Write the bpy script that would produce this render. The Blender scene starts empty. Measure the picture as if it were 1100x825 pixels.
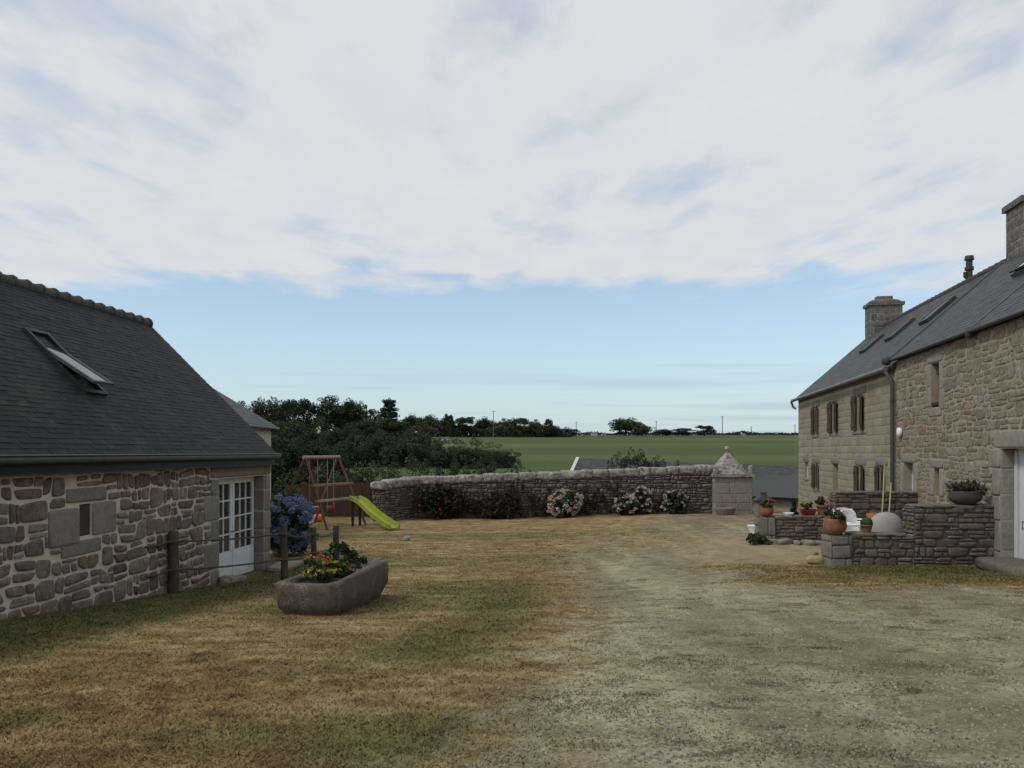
import bpy, math, random
import numpy as np
from mathutils import Vector, noise as mnoise

scene = bpy.context.scene
COL = scene.collection
EYE = 2.6
FPX = 850.0

def sstep(a, b, x):
    t = np.clip((np.asarray(x, float) - a) / (b - a), 0, 1)
    return t * t * (3 - 2 * t)

# ------------------------------------------------------------------ terrain
GY = [-20, -5, 4, 9, 13, 15, 20, 34, 37, 46, 62, 80, 400, 440, 700, 3500]
GZ = [1.1, 1.06, 1.0, .62, .30, .12, .0, -.06, -.2, -1.5, -1.9, .6, 10.9, 11.0, 6.0, -30.]
def gz(x, y):
    x = np.asarray(x, float); y = np.asarray(y, float)
    z = sum(np.interp(y + o, GY, GZ) for o in (-1.4, -.7, 0, .7, 1.4)) / 5.0
    side = .2 * sstep(-1, 6, x) * sstep(3, 12, y) * (1 - sstep(37, 44, y))
    side = side + .1 * sstep(-4.2, -5.6, x) * sstep(13, 6, y)
    return z + side
def gzf(x, y): return float(gz(x, y))

# ------------------------------------------------------------------ mesh builder
class MB:
    def __init__(self):
        self.v = []; self.f = []; self.m = []; self.s = []
    def add(self, vs, fs, m=0, smooth=False):
        b = len(self.v)
        self.v.extend([tuple(p) for p in vs])
        for f in fs:
            self.f.append(tuple(b + i for i in f)); self.m.append(m); self.s.append(smooth)
    def quad(self, a, b, c, d, m=0): self.add([a, b, c, d], [(0, 1, 2, 3)], m)
    def hexa(self, p, m=0):   # p: 4 bottom, 4 top (same order)
        self.add(p, [(3, 2, 1, 0), (4, 5, 6, 7), (0, 1, 5, 4), (1, 2, 6, 5), (2, 3, 7, 6), (3, 0, 4, 7)], m)
    def box(self, c, size, m=0, rot=0.0, tilt=None):
        sx, sy, sz = [a / 2 for a in size]
        ca, sa = math.cos(rot), math.sin(rot)
        p = []
        for z in (-sz, sz):
            for x, y in ((-sx, -sy), (sx, -sy), (sx, sy), (-sx, sy)):
                p.append((c[0] + x * ca - y * sa, c[1] + x * sa + y * ca, c[2] + z))
        self.hexa(p, m)
    def obox(self, c, ax, ay, az, m=0):
        """box from centre and three half-axis vectors, edges slightly chamfered by an inset ring"""
        c = Vector(c); ax = Vector(ax); ay = Vector(ay); az = Vector(az)
        p = []
        for k in (-1, 1):
            for i, j in ((-1, -1), (1, -1), (1, 1), (-1, 1)):
                p.append(c + ax * i + ay * j + az * k)
        self.hexa(p, m)
    def tube(self, pts, rad, seg=8, m=0, caps=True):
        pts = [Vector(p) for p in pts]
        n = len(pts)
        if not hasattr(rad, '__len__'): rad = [rad] * n
        rings = []
        ref = None
        for i, p in enumerate(pts):
            d = (pts[min(i + 1, n - 1)] - pts[max(i - 1, 0)]).normalized()
            if ref is None:
                ref = Vector((0, 0, 1)) if abs(d.z) < .9 else Vector((1, 0, 0))
            a = d.cross(ref)
            if a.length < 1e-4: a = d.orthogonal()
            a.normalize(); b = d.cross(a).normalized(); ref = b.cross(d) * -1 if False else ref
            rings.append([p + (a * math.cos(2 * math.pi * k / seg) + b * math.sin(2 * math.pi * k / seg)) * rad[i] for k in range(seg)])
        vs = [q for r in rings for q in r]
        fs = []
        for i in range(n - 1):
            for k in range(seg):
                k2 = (k + 1) % seg
                fs.append((i * seg + k, i * seg + k2, (i + 1) * seg + k2, (i + 1) * seg + k))
        self.add(vs, fs, m, True)
        if caps:
            self.add(rings[0], [tuple(range(seg))[::-1]], m); self.add(rings[-1], [tuple(range(seg))], m)
    def lathe(self, c, prof, seg=24, m=0, sx=1.0, sy=1.0):
        vs = []; fs = []
        for r, z in prof:
            for k in range(seg):
                a = 2 * math.pi * k / seg
                vs.append((c[0] + r * sx * math.cos(a), c[1] + r * sy * math.sin(a), c[2] + z))
        for i in range(len(prof) - 1):
            for k in range(seg):
                k2 = (k + 1) % seg
                fs.append((i * seg + k, i * seg + k2, (i + 1) * seg + k2, (i + 1) * seg + k))
        self.add(vs, fs, m, True)
        self.add(vs[:seg], [tuple(range(seg))[::-1]], m)
        self.add(vs[-seg:], [tuple(range(seg))], m)
    def prism(self, poly, a, b, m=0):
        """poly: list of 3D points (planar); extruded by vector b from a offset"""
        a = Vector(a); b = Vector(b)
        n = len(poly)
        p0 = [Vector(p) + a for p in poly]; p1 = [p + b for p in p0]
        fs = [tuple(range(n))[::-1], tuple(range(n, 2 * n))] + [(i, (i + 1) % n, n + (i + 1) % n, n + i) for i in range(n)]
        self.add(p0 + p1, fs, m)
    def rock(self, c, half, rot=0.0, seed=0, power=3.0, amp=.12, freq=1.6, m=0, n=5, zcut=None):
        """superellipsoid boulder / rough block"""
        vs = {}; out = []; fs = []
        ca, sa = math.cos(rot), math.sin(rot)
        def vid(p):
            key = tuple(round(q, 4) for q in p)
            if key in vs: return vs[key]
            l = (sum(abs(q) ** power for q in p)) ** (1 / power)
            q = Vector(p) / l
            k = 1 + amp * mnoise.noise(q * freq + Vector((seed * 3.1, seed * 1.7, seed * .9))) + amp * .5 * mnoise.noise(q * freq * 3 + Vector((seed, 9, 3)))
            x, y, z = q.x * half[0] * k, q.y * half[1] * k, q.z * half[2] * k
            vs[key] = len(out)
            out.append((c[0] + x * ca - y * sa, c[1] + x * sa + y * ca, c[2] + z))
            return vs[key]
        for ax in range(3):
            for sg in (-1, 1):
                for i in range(n):
                    for j in range(n):
                        q = []
                        for di, dj in ((0, 0), (1, 0), (1, 1), (0, 1)):
                            u = -1 + 2 * (i + di) / n; w = -1 + 2 * (j + dj) / n
                            p = [0, 0, 0]; p[ax] = sg; p[(ax + 1) % 3] = u; p[(ax + 2) % 3] = w
                            q.append(vid(p))
                        fs.append(tuple(q) if sg > 0 else tuple(q[::-1]))
        self.add(out, fs, m, True)
    def build(self, name, mats, parent=None, loc=None):
        if not isinstance(mats, (list, tuple)): mats = [mats]
        o = parent; off = Vector((0, 0, 0))
        if parent is not None:
            off = Vector(ORIG[parent.name])
        elif loc is not None:
            off = Vector(loc)
        me = bpy.data.meshes.new(name)
        V = np.array(self.v, dtype=np.float64) - np.array(off)
        me.from_pydata(V.tolist(), [], self.f)
        for mt in mats: me.materials.append(mt)
        me.polygons.foreach_set('material_index', self.m)
        me.polygons.foreach_set('use_smooth', self.s)
        me.update()
        ob = bpy.data.objects.new(name, me)
        COL.objects.link(ob)
        if parent is not None: ob.parent = parent
        else: ob.location = off
        ORIG[ob.name] = tuple(off)
        return ob
ORIG = {}
def empty(name, loc):
    o = bpy.data.objects.new(name, None); COL.objects.link(o)
    o.empty_display_size = .2
    o.location = loc; ORIG[o.name] = tuple(loc)
    return o
def tag(o, label=None, cat=None, group=None, kind=None):
    if label: o['label'] = label
    if cat: o['category'] = cat
    if group: o['group'] = group
    if kind: o['kind'] = kind
    return o
def thing(name, label, cat, loc, group=None):
    return tag(empty(name, loc), label, cat, group)
def plabel(o, label): o['label'] = label; return o
def copy_tree(o, parent=None):
    c = o.copy(); COL.objects.link(c)
    if parent is not None: c.parent = parent
    ORIG[c.name] = ORIG.get(o.name, (0, 0, 0))
    for ch in list(KIDS(o)): copy_tree(ch, c)
    return c
def KIDS(o): return [x for x in bpy.data.objects if x.parent == o]

def quads_mesh(name, Q, mat, parent=None, loc=(0, 0, 0), attr=None):
    """Q: (n,k,3) array of polygons with k corners, fast path"""
    Q = np.asarray(Q, dtype=np.float32)
    n, k = Q.shape[0], Q.shape[1]
    off = np.array(ORIG[parent.name] if parent is not None else loc, dtype=np.float32)
    V = (Q.reshape(-1, 3) - off).astype(np.float32)
    me = bpy.data.meshes.new(name)
    me.vertices.add(n * k); me.vertices.foreach_set('co', V.ravel())
    me.loops.add(n * k); me.loops.foreach_set('vertex_index', np.arange(n * k, dtype=np.int32))
    me.polygons.add(n)
    me.polygons.foreach_set('loop_start', np.arange(0, n * k, k, dtype=np.int32))
    me.polygons.foreach_set('loop_total', np.full(n, k, dtype=np.int32))
    me.materials.append(mat)
    me.update(calc_edges=True)
    me.validate()
    if attr is not None:
        a = me.color_attributes.new('zones', 'FLOAT_COLOR', 'POINT')
        a.data.foreach_set('color', np.repeat(attr, k, axis=0).astype(np.float32).ravel())
    ob = bpy.data.objects.new(name, me); COL.objects.link(ob)
    if parent is not None: ob.parent = parent
    else: ob.location = tuple(float(q) for q in off)
    ORIG[ob.name] = tuple(float(q) for q in off)
    return ob

# ------------------------------------------------------------------ materials
def new_mat(name):
    m = bpy.data.materials.new(name); m.use_nodes = True
    nt = m.node_tree
    b = nt.nodes['Principled BSDF']
    return m, nt, b
def N(nt, t, **kw):
    n = nt.nodes.new(t)
    for k, v in kw.items(): setattr(n, k, v)
    return n
def L(nt, a, b): nt.links.new(a, b)
def ramp(nt, fac, stops, interp='LINEAR'):
    r = N(nt, 'ShaderNodeValToRGB'); r.color_ramp.interpolation = interp
    e = r.color_ramp.elements
    while len(e) > 1: e.remove(e[-1])
    e[0].position = stops[0][0]; e[0].color = (*stops[0][1], 1)
    for p, c in stops[1:]:
        x = e.new(p); x.color = (*c, 1)
    if fac is not None: L(nt, fac, r.inputs['Fac'])
    return r.outputs['Color']
def mixc(nt, fac, a, b, mode='MIX'):
    m = N(nt, 'ShaderNodeMix', data_type='RGBA', blend_type=mode)
    if isinstance(fac, (int, float)): m.inputs[0].default_value = fac
    else: L(nt, fac, m.inputs[0])
    for s, i in ((a, 6), (b, 7)):
        if isinstance(s, tuple): m.inputs[i].default_value = (*s, 1)
        else: L(nt, s, m.inputs[i])
    return m.outputs[2]
def mth(nt, op, a, b=None, c=None, clamp=False):
    m = N(nt, 'ShaderNodeMath', operation=op); m.use_clamp = clamp
    for i, s in enumerate((a, b, c)):
        if s is None: continue
        if isinstance(s, (int, float)): m.inputs[i].default_value = s
        else: L(nt, s, m.inputs[i])
    return m.outputs[0]
def noise(nt, scale, detail=4, rough=.6, vec=None, dist=0.0):
    n = N(nt, 'ShaderNodeTexNoise'); n.inputs['Scale'].default_value = scale
    n.inputs['Detail'].default_value = detail; n.inputs['Roughness'].default_value = rough
    n.inputs['Distortion'].default_value = dist
    if vec is not None: L(nt, vec, n.inputs['Vector'])
    return n.outputs['Fac']
def pos(nt, scale=None):
    g = N(nt, 'ShaderNodeNewGeometry').outputs['Position']
    if scale is None: return g
    m = N(nt, 'ShaderNodeMapping'); m.inputs['Scale'].default_value = scale
    L(nt, g, m.inputs['Vector']); return m.outputs['Vector']
def objco(nt, scale=None):
    g = N(nt, 'ShaderNodeTexCoord').outputs['Object']
    if scale is None: return g
    m = N(nt, 'ShaderNodeMapping'); m.inputs['Scale'].default_value = scale
    L(nt, g, m.inputs['Vector']); return m.outputs['Vector']
def bump(nt, b, h, strength=.4, dist=.02):
    n = N(nt, 'ShaderNodeBump'); n.inputs['Strength'].default_value = strength; n.inputs['Distance'].default_value = dist
    L(nt, h, n.inputs['Height']); L(nt, n.outputs['Normal'], b.inputs['Normal'])
def island(nt): return N(nt, 'ShaderNodeNewGeometry').outputs['Random Per Island']

def stone_mat(name, cols, lichen=(.42, .41, .36), lich=.25, dark=(.05, .045, .035), drk=.35, fs=1.0, bs=.5):
    m, nt, b = new_mat(name)
    c = ramp(nt, island(nt), [(i / max(1, len(cols) - 1), q) for i, q in enumerate(cols)])
    p = pos(nt)
    n1 = noise(nt, 9 * fs, 6, .7, p); n2 = noise(nt, 40 * fs, 4, .7, p); n3 = noise(nt, 2.2 * fs, 5, .65, p)
    c = mixc(nt, mth(nt, 'MULTIPLY', mth(nt, 'SUBTRACT', n1, .42, clamp=True), drk * 5, clamp=True), c, dark)
    lf = mth(nt, 'MULTIPLY', mth(nt, 'SUBTRACT', mth(nt, 'ADD', mth(nt, 'MULTIPLY', n3, .6), mth(nt, 'MULTIPLY', n2, .4)), .53, clamp=True), 8, clamp=True)
    c = mixc(nt, mth(nt, 'MULTIPLY', lf, lich), c, lichen)
    c = mixc(nt, .35, c, ramp(nt, n2, [(.3, (.25, .25, .25)), (.7, (1, 1, 1))]), 'MULTIPLY')
    L(nt, c, b.inputs['Base Color']); b.inputs['Roughness'].default_value = .92
    b.inputs['Specular IOR Level'].default_value = .2
    h = mth(nt, 'ADD', mth(nt, 'MULTIPLY', n1, .7), mth(nt, 'MULTIPLY', n2, .3))
    bump(nt, b, h, bs, .03)
    return m
def plain_mat(name, col, rough=.6, var=.25, scale=8, spec=.3, metal=0.0, bs=.15, col2=None, streak=None):
    m, nt, b = new_mat(name)
    n = noise(nt, scale, 5, .65, pos(nt, streak))
    d = col2 if col2 else tuple(q * (1 - var) for q in col)
    u = tuple(min(1, q * (1 + var * .5)) for q in col)
    L(nt, ramp(nt, n, [(.3, d), (.7, u)]), b.inputs['Base Color'])
    b.inputs['Roughness'].default_value = rough; b.inputs['Specular IOR Level'].default_value = spec
    b.inputs['Metallic'].default_value = metal
    if bs: bump(nt, b, n, bs, .01)
    return m
def leaf_mat(name, cols, rough=.6, trans=.15, patch=None):
    m, nt, b = new_mat(name)
    c = ramp(nt, island(nt), [(i / max(1, len(cols) - 1), q) for i, q in enumerate(cols)])
    n = noise(nt, .5 if patch is None else patch, 3, .6, pos(nt))
    c = mixc(nt, .6, c, ramp(nt, n, [(.35, (.55, .55, .55)), (.65, (1.15, 1.15, 1.1))]), 'MULTIPLY')
    L(nt, c, b.inputs['Base Color']); b.inputs['Roughness'].default_value = rough
    b.inputs['Specular IOR Level'].default_value = .2
    t = N(nt, 'ShaderNodeBsdfTranslucent'); L(nt, c, t.inputs['Color'])
    mx = N(nt, 'ShaderNodeMixShader'); mx.inputs[0].default_value = trans
    L(nt, b.outputs[0], mx.inputs[1]); L(nt, t.outputs[0], mx.inputs[2])
    L(nt, mx.outputs[0], nt.nodes['Material Output'].inputs['Surface'])
    return m
def slate_mat(name, cols, rough=.5):
    m, nt, b = new_mat(name)
    c = ramp(nt, island(nt), [(i / max(1, len(cols) - 1), q) for i, q in enumerate(cols)])
    n = noise(nt, 1.3, 5, .65, pos(nt)); n2 = noise(nt, 30, 4, .7, pos(nt))
    c = mixc(nt, mth(nt, 'MULTIPLY', mth(nt, 'SUBTRACT', n, .5, clamp=True), 2.0, clamp=True), c, (.05, .049, .042) if cols[0][0] < .03 else (.075, .073, .06))
    c = mixc(nt, .3, c, ramp(nt, n2, [(.3, (.4, .4, .4)), (.7, (1.1, 1.1, 1.1))]), 'MULTIPLY')
    L(nt, c, b.inputs['Base Color']); b.inputs['Roughness'].default_value = rough
    b.inputs['Specular IOR Level'].default_value = .17
    bump(nt, b, n2, .3, .01)
    return m
def mortar_mat(name, a, bcol):
    m, nt, b = new_mat(name)
    n = noise(nt, 5, 5, .65, pos(nt)); n2 = noise(nt, 60, 3, .6, pos(nt))
    L(nt, ramp(nt, n, [(.3, a), (.7, bcol)]), b.inputs['Base Color'])
    b.inputs['Roughness'].default_value = .95; b.inputs['Specular IOR Level'].default_value = .1
    bump(nt, b, mth(nt, 'ADD', n, mth(nt, 'MULTIPLY', n2, .4)), .5, .02)
    return m
def glass_mat(name, col=(.02, .022, .024), rough=.06):
    m, nt, b = new_mat(name)
    n = noise(nt, 1.2, 2, .5, pos(nt))
    L(nt, ramp(nt, n, [(.35, tuple(q * .6 for q in col)), (.65, tuple(q * 1.5 for q in col))]), b.inputs['Base Color'])
    b.inputs['Roughness'].default_value = rough; b.inputs['Specular IOR Level'].default_value = .5
    return m

M = {}
M['cottage_stone'] = stone_mat('cottage_stone', [(.11, .092, .066), (.23, .185, .125), (.15, .135, .11), (.29, .245, .175), (.18, .13, .085), (.27, .235, .18), (.13, .104, .07), (.25, .205, .135)], lich=.35, drk=.55, bs=.9)
M['cottage_mortar'] = mortar_mat('cottage_mortar', (.39, .355, .29), (.56, .515, .43))
M['granite'] = stone_mat('granite_blocks', [(.19, .18, .155), (.24, .225, .19), (.21, .19, .155), (.26, .245, .215)], lich=.25, drk=.25)
M['house_granite'] = stone_mat('house_granite', [(.27, .255, .215), (.32, .30, .255), (.29, .27, .225)], lich=.3, drk=.25)
M['house_ashlar'] = stone_mat('house_ashlar', [(0.290, 0.254, 0.189), (0.336, 0.299, 0.227), (0.273, 0.237, 0.178), (0.360, 0.322, 0.254), (0.307, 0.271, 0.200)], lich=.3, drk=.22, lichen=(0.418, 0.384, 0.313))
M['house_rubble'] = stone_mat('house_rubble', [(0.232, 0.198, 0.140), (0.325, 0.288, 0.221), (0.273, 0.232, 0.162), (0.360, 0.333, 0.281), (0.255, 0.169, 0.108), (0.313, 0.271, 0.194), (0.220, 0.198, 0.162), (0.371, 0.316, 0.227)], lich=.5, drk=.55, fs=1.5, lichen=(0.464, 0.441, 0.378))
M['house_mortar'] = mortar_mat('house_mortar', (0.255, 0.226, 0.167), (0.360, 0.322, 0.243))
M['yard_stone'] = stone_mat('yard_wall_stone', [(0.0952, 0.0839, 0.0696), (0.1624, 0.1437, 0.1200), (0.1288, 0.1035, 0.0888), (0.2016, 0.1898, 0.1680), (0.1400, 0.1265, 0.1020), (0.2408, 0.2242, 0.2040)], lich=.5, drk=.5, lichen=(0.4032, 0.3910, 0.3720))
M['yard_joint'] = mortar_mat('yard_wall_joint', (.05, .045, .035), (.10, .085, .065))
M['coping'] = stone_mat('lichen_coping', [(.26, .25, .22), (.36, .35, .31), (.30, .285, .25)], lich=.9, drk=.7, lichen=(.58, .57, .52))
M['terrace_stone'] = stone_mat('terrace_stone', [(0.1312, 0.1160, 0.0912), (0.1804, 0.1640, 0.1292), (0.1558, 0.1280, 0.0950), (0.2132, 0.1920, 0.1520), (0.1394, 0.1040, 0.0760), (0.1722, 0.1600, 0.1330)], lich=.3, drk=.5)
M['terrace_joint'] = mortar_mat('terrace_joint', (.075, .066, .052), (.13, .115, .09))
M['trough'] = stone_mat('trough_granite', [(.115, .097, .075), (.125, .105, .08)], lich=.6, drk=.4, lichen=(.4, .39, .33), fs=1.2, bs=.8)
M['chimney'] = stone_mat('chimney_stone', [(.15, .14, .125), (.20, .19, .17), (.165, .155, .14), (.21, .20, .18)], lich=.5, drk=.6)
M['slate_dark'] = slate_mat('cottage_slate', [(.010, .010, .0102), (.016, .016, .0162), (.012, .012, .012), (.027, .026, .025), (.014, .014, .014), (.020, .020, .0205), (.012, .012, .012)], .66)
M['slate_grey'] = slate_mat('house_slate', [(.036, .037, .039), (.055, .056, .06), (.046, .047, .049), (.075, .075, .074), (.05, .05, .053)], .55)
M['ridge_tile'] = plain_mat('ridge_tile', (.075, .072, .068), .8, .5, 9, bs=.4)
M['black_paint'] = plain_mat('dark_fascia', (.016, .017, .019), .5, .3, 6)
M['zinc'] = plain_mat('zinc_gutter', (.16, .165, .17), .5, .3, 5, metal=.3)
M['zinc_dark'] = plain_mat('dark_zinc', (.07, .072, .075), .5, .3, 5)
M['lead'] = plain_mat('lead_flashing', (.10, .10, .105), .6, .3, 4)
M['white_paint'] = plain_mat('white_painted_wood', (.62, .64, .66), .45, .08, 6, bs=.05)
M['white_plastic'] = plain_mat('white_plastic', (.78, .79, .80), .35, .05, 4, bs=0)
M['shutter'] = plain_mat('brown_shutter', (.066, .050, .036), .75, .4, 9, streak=(3, 3, .6))
M['dark_wood'] = plain_mat('dark_weathered_wood', (.055, .045, .034), .85, .45, 8, streak=(4, 4, .5), bs=.5)
M['fence_post'] = plain_mat('fence_post_wood', (.075, .065, .048), .9, .5, 14, streak=(2, 2, .4), bs=.6)
M['play_wood'] = plain_mat('play_timber', (.135, .09, .06), .8, .35, 10, streak=(1, 1, 1))
M['play_wood_light'] = plain_mat('pale_play_timber', (.34, .26, .19), .8, .3, 10)
M['play_board'] = plain_mat('orange_brown_board', (.27, .145, .08), .8, .3, 10)
M['fence_brown'] = plain_mat('red_brown_boards', (.062, .034, .022), .85, .4, 6, streak=(3, 3, .5))
M['slide'] = plain_mat('lime_plastic', (.25, .29, .035), .5, .22, 3, bs=0)
M['yellow'] = plain_mat('yellow_plastic', (.45, .33, .06), .45, .1, 3, bs=0)
M['red'] = plain_mat('red_plastic', (.22, .028, .022), .45, .1, 3, bs=0)
M['orange'] = plain_mat('orange_plastic', (.60, .22, .07), .45, .1, 3, bs=0)
M['rope'] = plain_mat('rope_fibre', (.085, .07, .05), .95, .4, 40, streak=(1, 1, 1))
M['swing_rope'] = plain_mat('pale_rope', (.25, .21, .16), .95, .3, 40)
M['terracotta'] = plain_mat('terracotta', (.27, .125, .065), .85, .3, 12)
M['terracotta_dark'] = plain_mat('old_terracotta', (.22, .12, .08), .9, .4, 12)
M['pot_dark'] = plain_mat('dark_stone_bowl', (.075, .065, .055), .9, .4, 10, bs=.4)
M['soil'] = plain_mat('dark_soil', (.03, .022, .015), 1, .5, 25, bs=.8)
M['grey_cover'] = plain_mat('grey_cover_fabric', (.29, .29, .275), .7, .18, 3, bs=.5)
M['bamboo'] = plain_mat('bamboo', (.42, .34, .14), .55, .25, 10)
M['metal_dark'] = plain_mat('dark_metal', (.045, .047, .05), .6, .3, 8)
M['wall_render'] = plain_mat('pale_render', (.42, .40, .36), .9, .15, 2)
M['shed_wall'] = plain_mat('shed_wall', (.26, .245, .21), .9, .2, 2)
M['white_board'] = plain_mat('white_verge', (.55, .54, .5), .7, .1, 3)
M['curtain'] = plain_mat('curtain_behind_glass', (.22, .21, .185), .35, .15, 3, spec=.5, bs=0)
M['door_grey'] = plain_mat('grey_door', (.24, .235, .215), .6, .15, 3)
M['glass'] = glass_mat('window_glass')
M['dimglass'] = plain_mat('dull_skylight_glass', (.05, .052, .056), .4, .2, 3, spec=.15, bs=0)
M['skyglass'] = glass_mat('skylight_glass', (.05, .055, .06), .04)
M['bark'] = plain_mat('bark', (.055, .045, .034), .95, .4, 4, bs=.6)
M['pole'] = plain_mat('pole_timber', (.12, .11, .095), .9, .3, 2)
M['rock'] = stone_mat('loose_rock', [(.22, .20, .16), (.28, .255, .2), (.19, .175, .15)], lich=.3, drk=.3)
M['tan_rock'] = stone_mat('tan_rock', [(.38, .31, .18), (.42, .35, .22)], lich=.3, drk=.2)
M['leaf_wood'] = leaf_mat('leaf_woodland', [(0.0243, 0.0377, 0.0182), (0.0378, 0.0551, 0.0247), (0.0513, 0.0696, 0.0312), (0.0297, 0.0449, 0.0234)], patch=.12)
M['leaf_wood2'] = leaf_mat('leaf_woodland_olive', [(0.0351, 0.0479, 0.0221), (0.0567, 0.0725, 0.0312), (0.0743, 0.0870, 0.0390), (0.0405, 0.0551, 0.0260)], patch=.12)
M['leaf_hedge'] = leaf_mat('leaf_hedge_olive', [(.045, .052, .02), (.06, .066, .026), (.075, .075, .032), (.04, .05, .022)], patch=.6)
M['leaf_mid'] = leaf_mat('leaf_mid_green', [(.035, .047, .022), (.048, .06, .028), (.06, .07, .033)], patch=.6)
M['leaf_cedar'] = leaf_mat('needle_cedar', [(0.0203, 0.0319, 0.0208), (0.0297, 0.0435, 0.0286), (0.0378, 0.0522, 0.0312)], patch=.3)
M['leaf_hyd'] = leaf_mat('leaf_hydrangea', [(.025, .045, .02), (.04, .065, .028), (.05, .075, .03)], patch=2)
M['leaf_purple'] = leaf_mat('leaf_dark_purple', [(.025, .02, .02), (.045, .032, .03), (.03, .035, .022), (.05, .045, .03)], patch=1)
M['leaf_brown'] = leaf_mat('leaf_brown_shrub', [(.04, .03, .02), (.06, .045, .028), (.045, .045, .022)], patch=2)
M['leaf_dark'] = leaf_mat('leaf_vine_dark', [(.018, .024, .014), (.03, .034, .02), (.035, .028, .02)], patch=2)
M['leaf_pot'] = leaf_mat('leaf_pot_plant', [(.035, .06, .02), (.05, .085, .03), (.07, .1, .035)], patch=3)
M['leaf_grey'] = leaf_mat('leaf_grey_scrub', [(.07, .07, .045), (.095, .09, .06), (.06, .05, .035)], patch=3)
def petal_mat(name, cols): return leaf_mat(name, cols, .7, .2, 5)
M['pet_blue'] = petal_mat('petal_blue', [(.09, .15, .29), (.13, .20, .36), (.14, .18, .32), (.17, .25, .41), (.20, .24, .37)])
M['pet_white'] = petal_mat('petal_white', [(.54, .49, .41), (.62, .57, .47), (.54, .42, .36)])
M['pet_red'] = petal_mat('petal_red', [(.20, .04, .05), (.28, .075, .085), (.24, .06, .08)])
M['pet_pink'] = petal_mat('petal_pink', [(.42, .14, .16), (.5, .2, .2), (.32, .09, .12)])
M['pet_yellow'] = petal_mat('petal_yellow', [(.42, .33, .04), (.50, .42, .07), (.42, .27, .04)])
M['pet_orange'] = petal_mat('petal_orange', [(.55, .16, .05), (.6, .24, .06), (.5, .1, .05)])

# ------------------------------------------------------------------ ground zones + material
XBY = [-6, 3.5, 4.5, 6.3, 9.7, 13, 16, 20, 24, 28, 33]
XBX = [-.9, -.55, -.35, .05, .6, .9, .9, 1.0, 1.5, 3.2, 7.5]
def zones(x, y):
    x = np.asarray(x, float); y = np.asarray(y, float)
    xb = np.interp(y, XBY, XBX)
    gr = sstep(-1.0, 1.3, x - xb)
    gr = gr * (1 - .85 * sstep(3.2, 5.2, x + .35 * np.sin(y * 2)) * sstep(10.6, 12.6, y) * (1 - sstep(16.2, 17.0, y)))
    gr = gr * (1 - .55 * sstep(15.5, 24, y) * (1 - .8 * sstep(4, 6, x))) * (1 - sstep(33, 34.5, y))
    wallx = -6.58 + .074 * y
    g = .95 * (1 - sstep(.5, 2.4, x - wallx)) * (1 - sstep(18, 20, y))
    ring = np.exp(-((x - (xb - .9)) / .8) ** 2) * sstep(5.2, 8.0, y) * (1 - sstep(13, 17, y)) * .5
    ring2 = np.exp(-((x + 2.3) / 1.6) ** 2 - ((y - 11.3) / 1.3) ** 2) * .6
    ring3 = np.exp(-((x + .6) / 1.4) ** 2 - ((y - 13.4) / 1.6) ** 2) * .55
    ring4 = np.exp(-((x + .9) / .9) ** 2 - ((y - 4.7) / .5) ** 2) * .45
    far = np.exp(-((y - 24.5) / 1.2) ** 2) * .35 + np.exp(-((y - 18.5) / 1.6) ** 2) * .3 * (x < 2) + sstep(30.2, 31.2, y) * (1 - sstep(33, 34, y)) * .4
    strip = np.exp(-((y - 15.3) / .8) ** 2) * sstep(5.4, 6.6, x) * .8 + np.exp(-((y - 13.4) / 1.2) ** 2) * sstep(3.8, 6, x) * .42 + np.exp(-((y - 19) / 2.2) ** 2 - ((x - 2.2) / 1.8) ** 2) * .5
    tuft = np.exp(-((x + 3.1) / .6) ** 2 - ((y - 4.9) / .25) ** 2) * .4
    g = np.clip(np.maximum.reduce([g, ring, ring2, ring3, ring4, far, strip, tuft]), 0, 1)
    fd = sstep(33.5, 38, y)
    tan = sstep(3.2, 5.5, x) * sstep(15, 18, y) * (1 - sstep(20, 25, y))
    return np.stack([gr, g, fd, tan], axis=-1)

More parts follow.
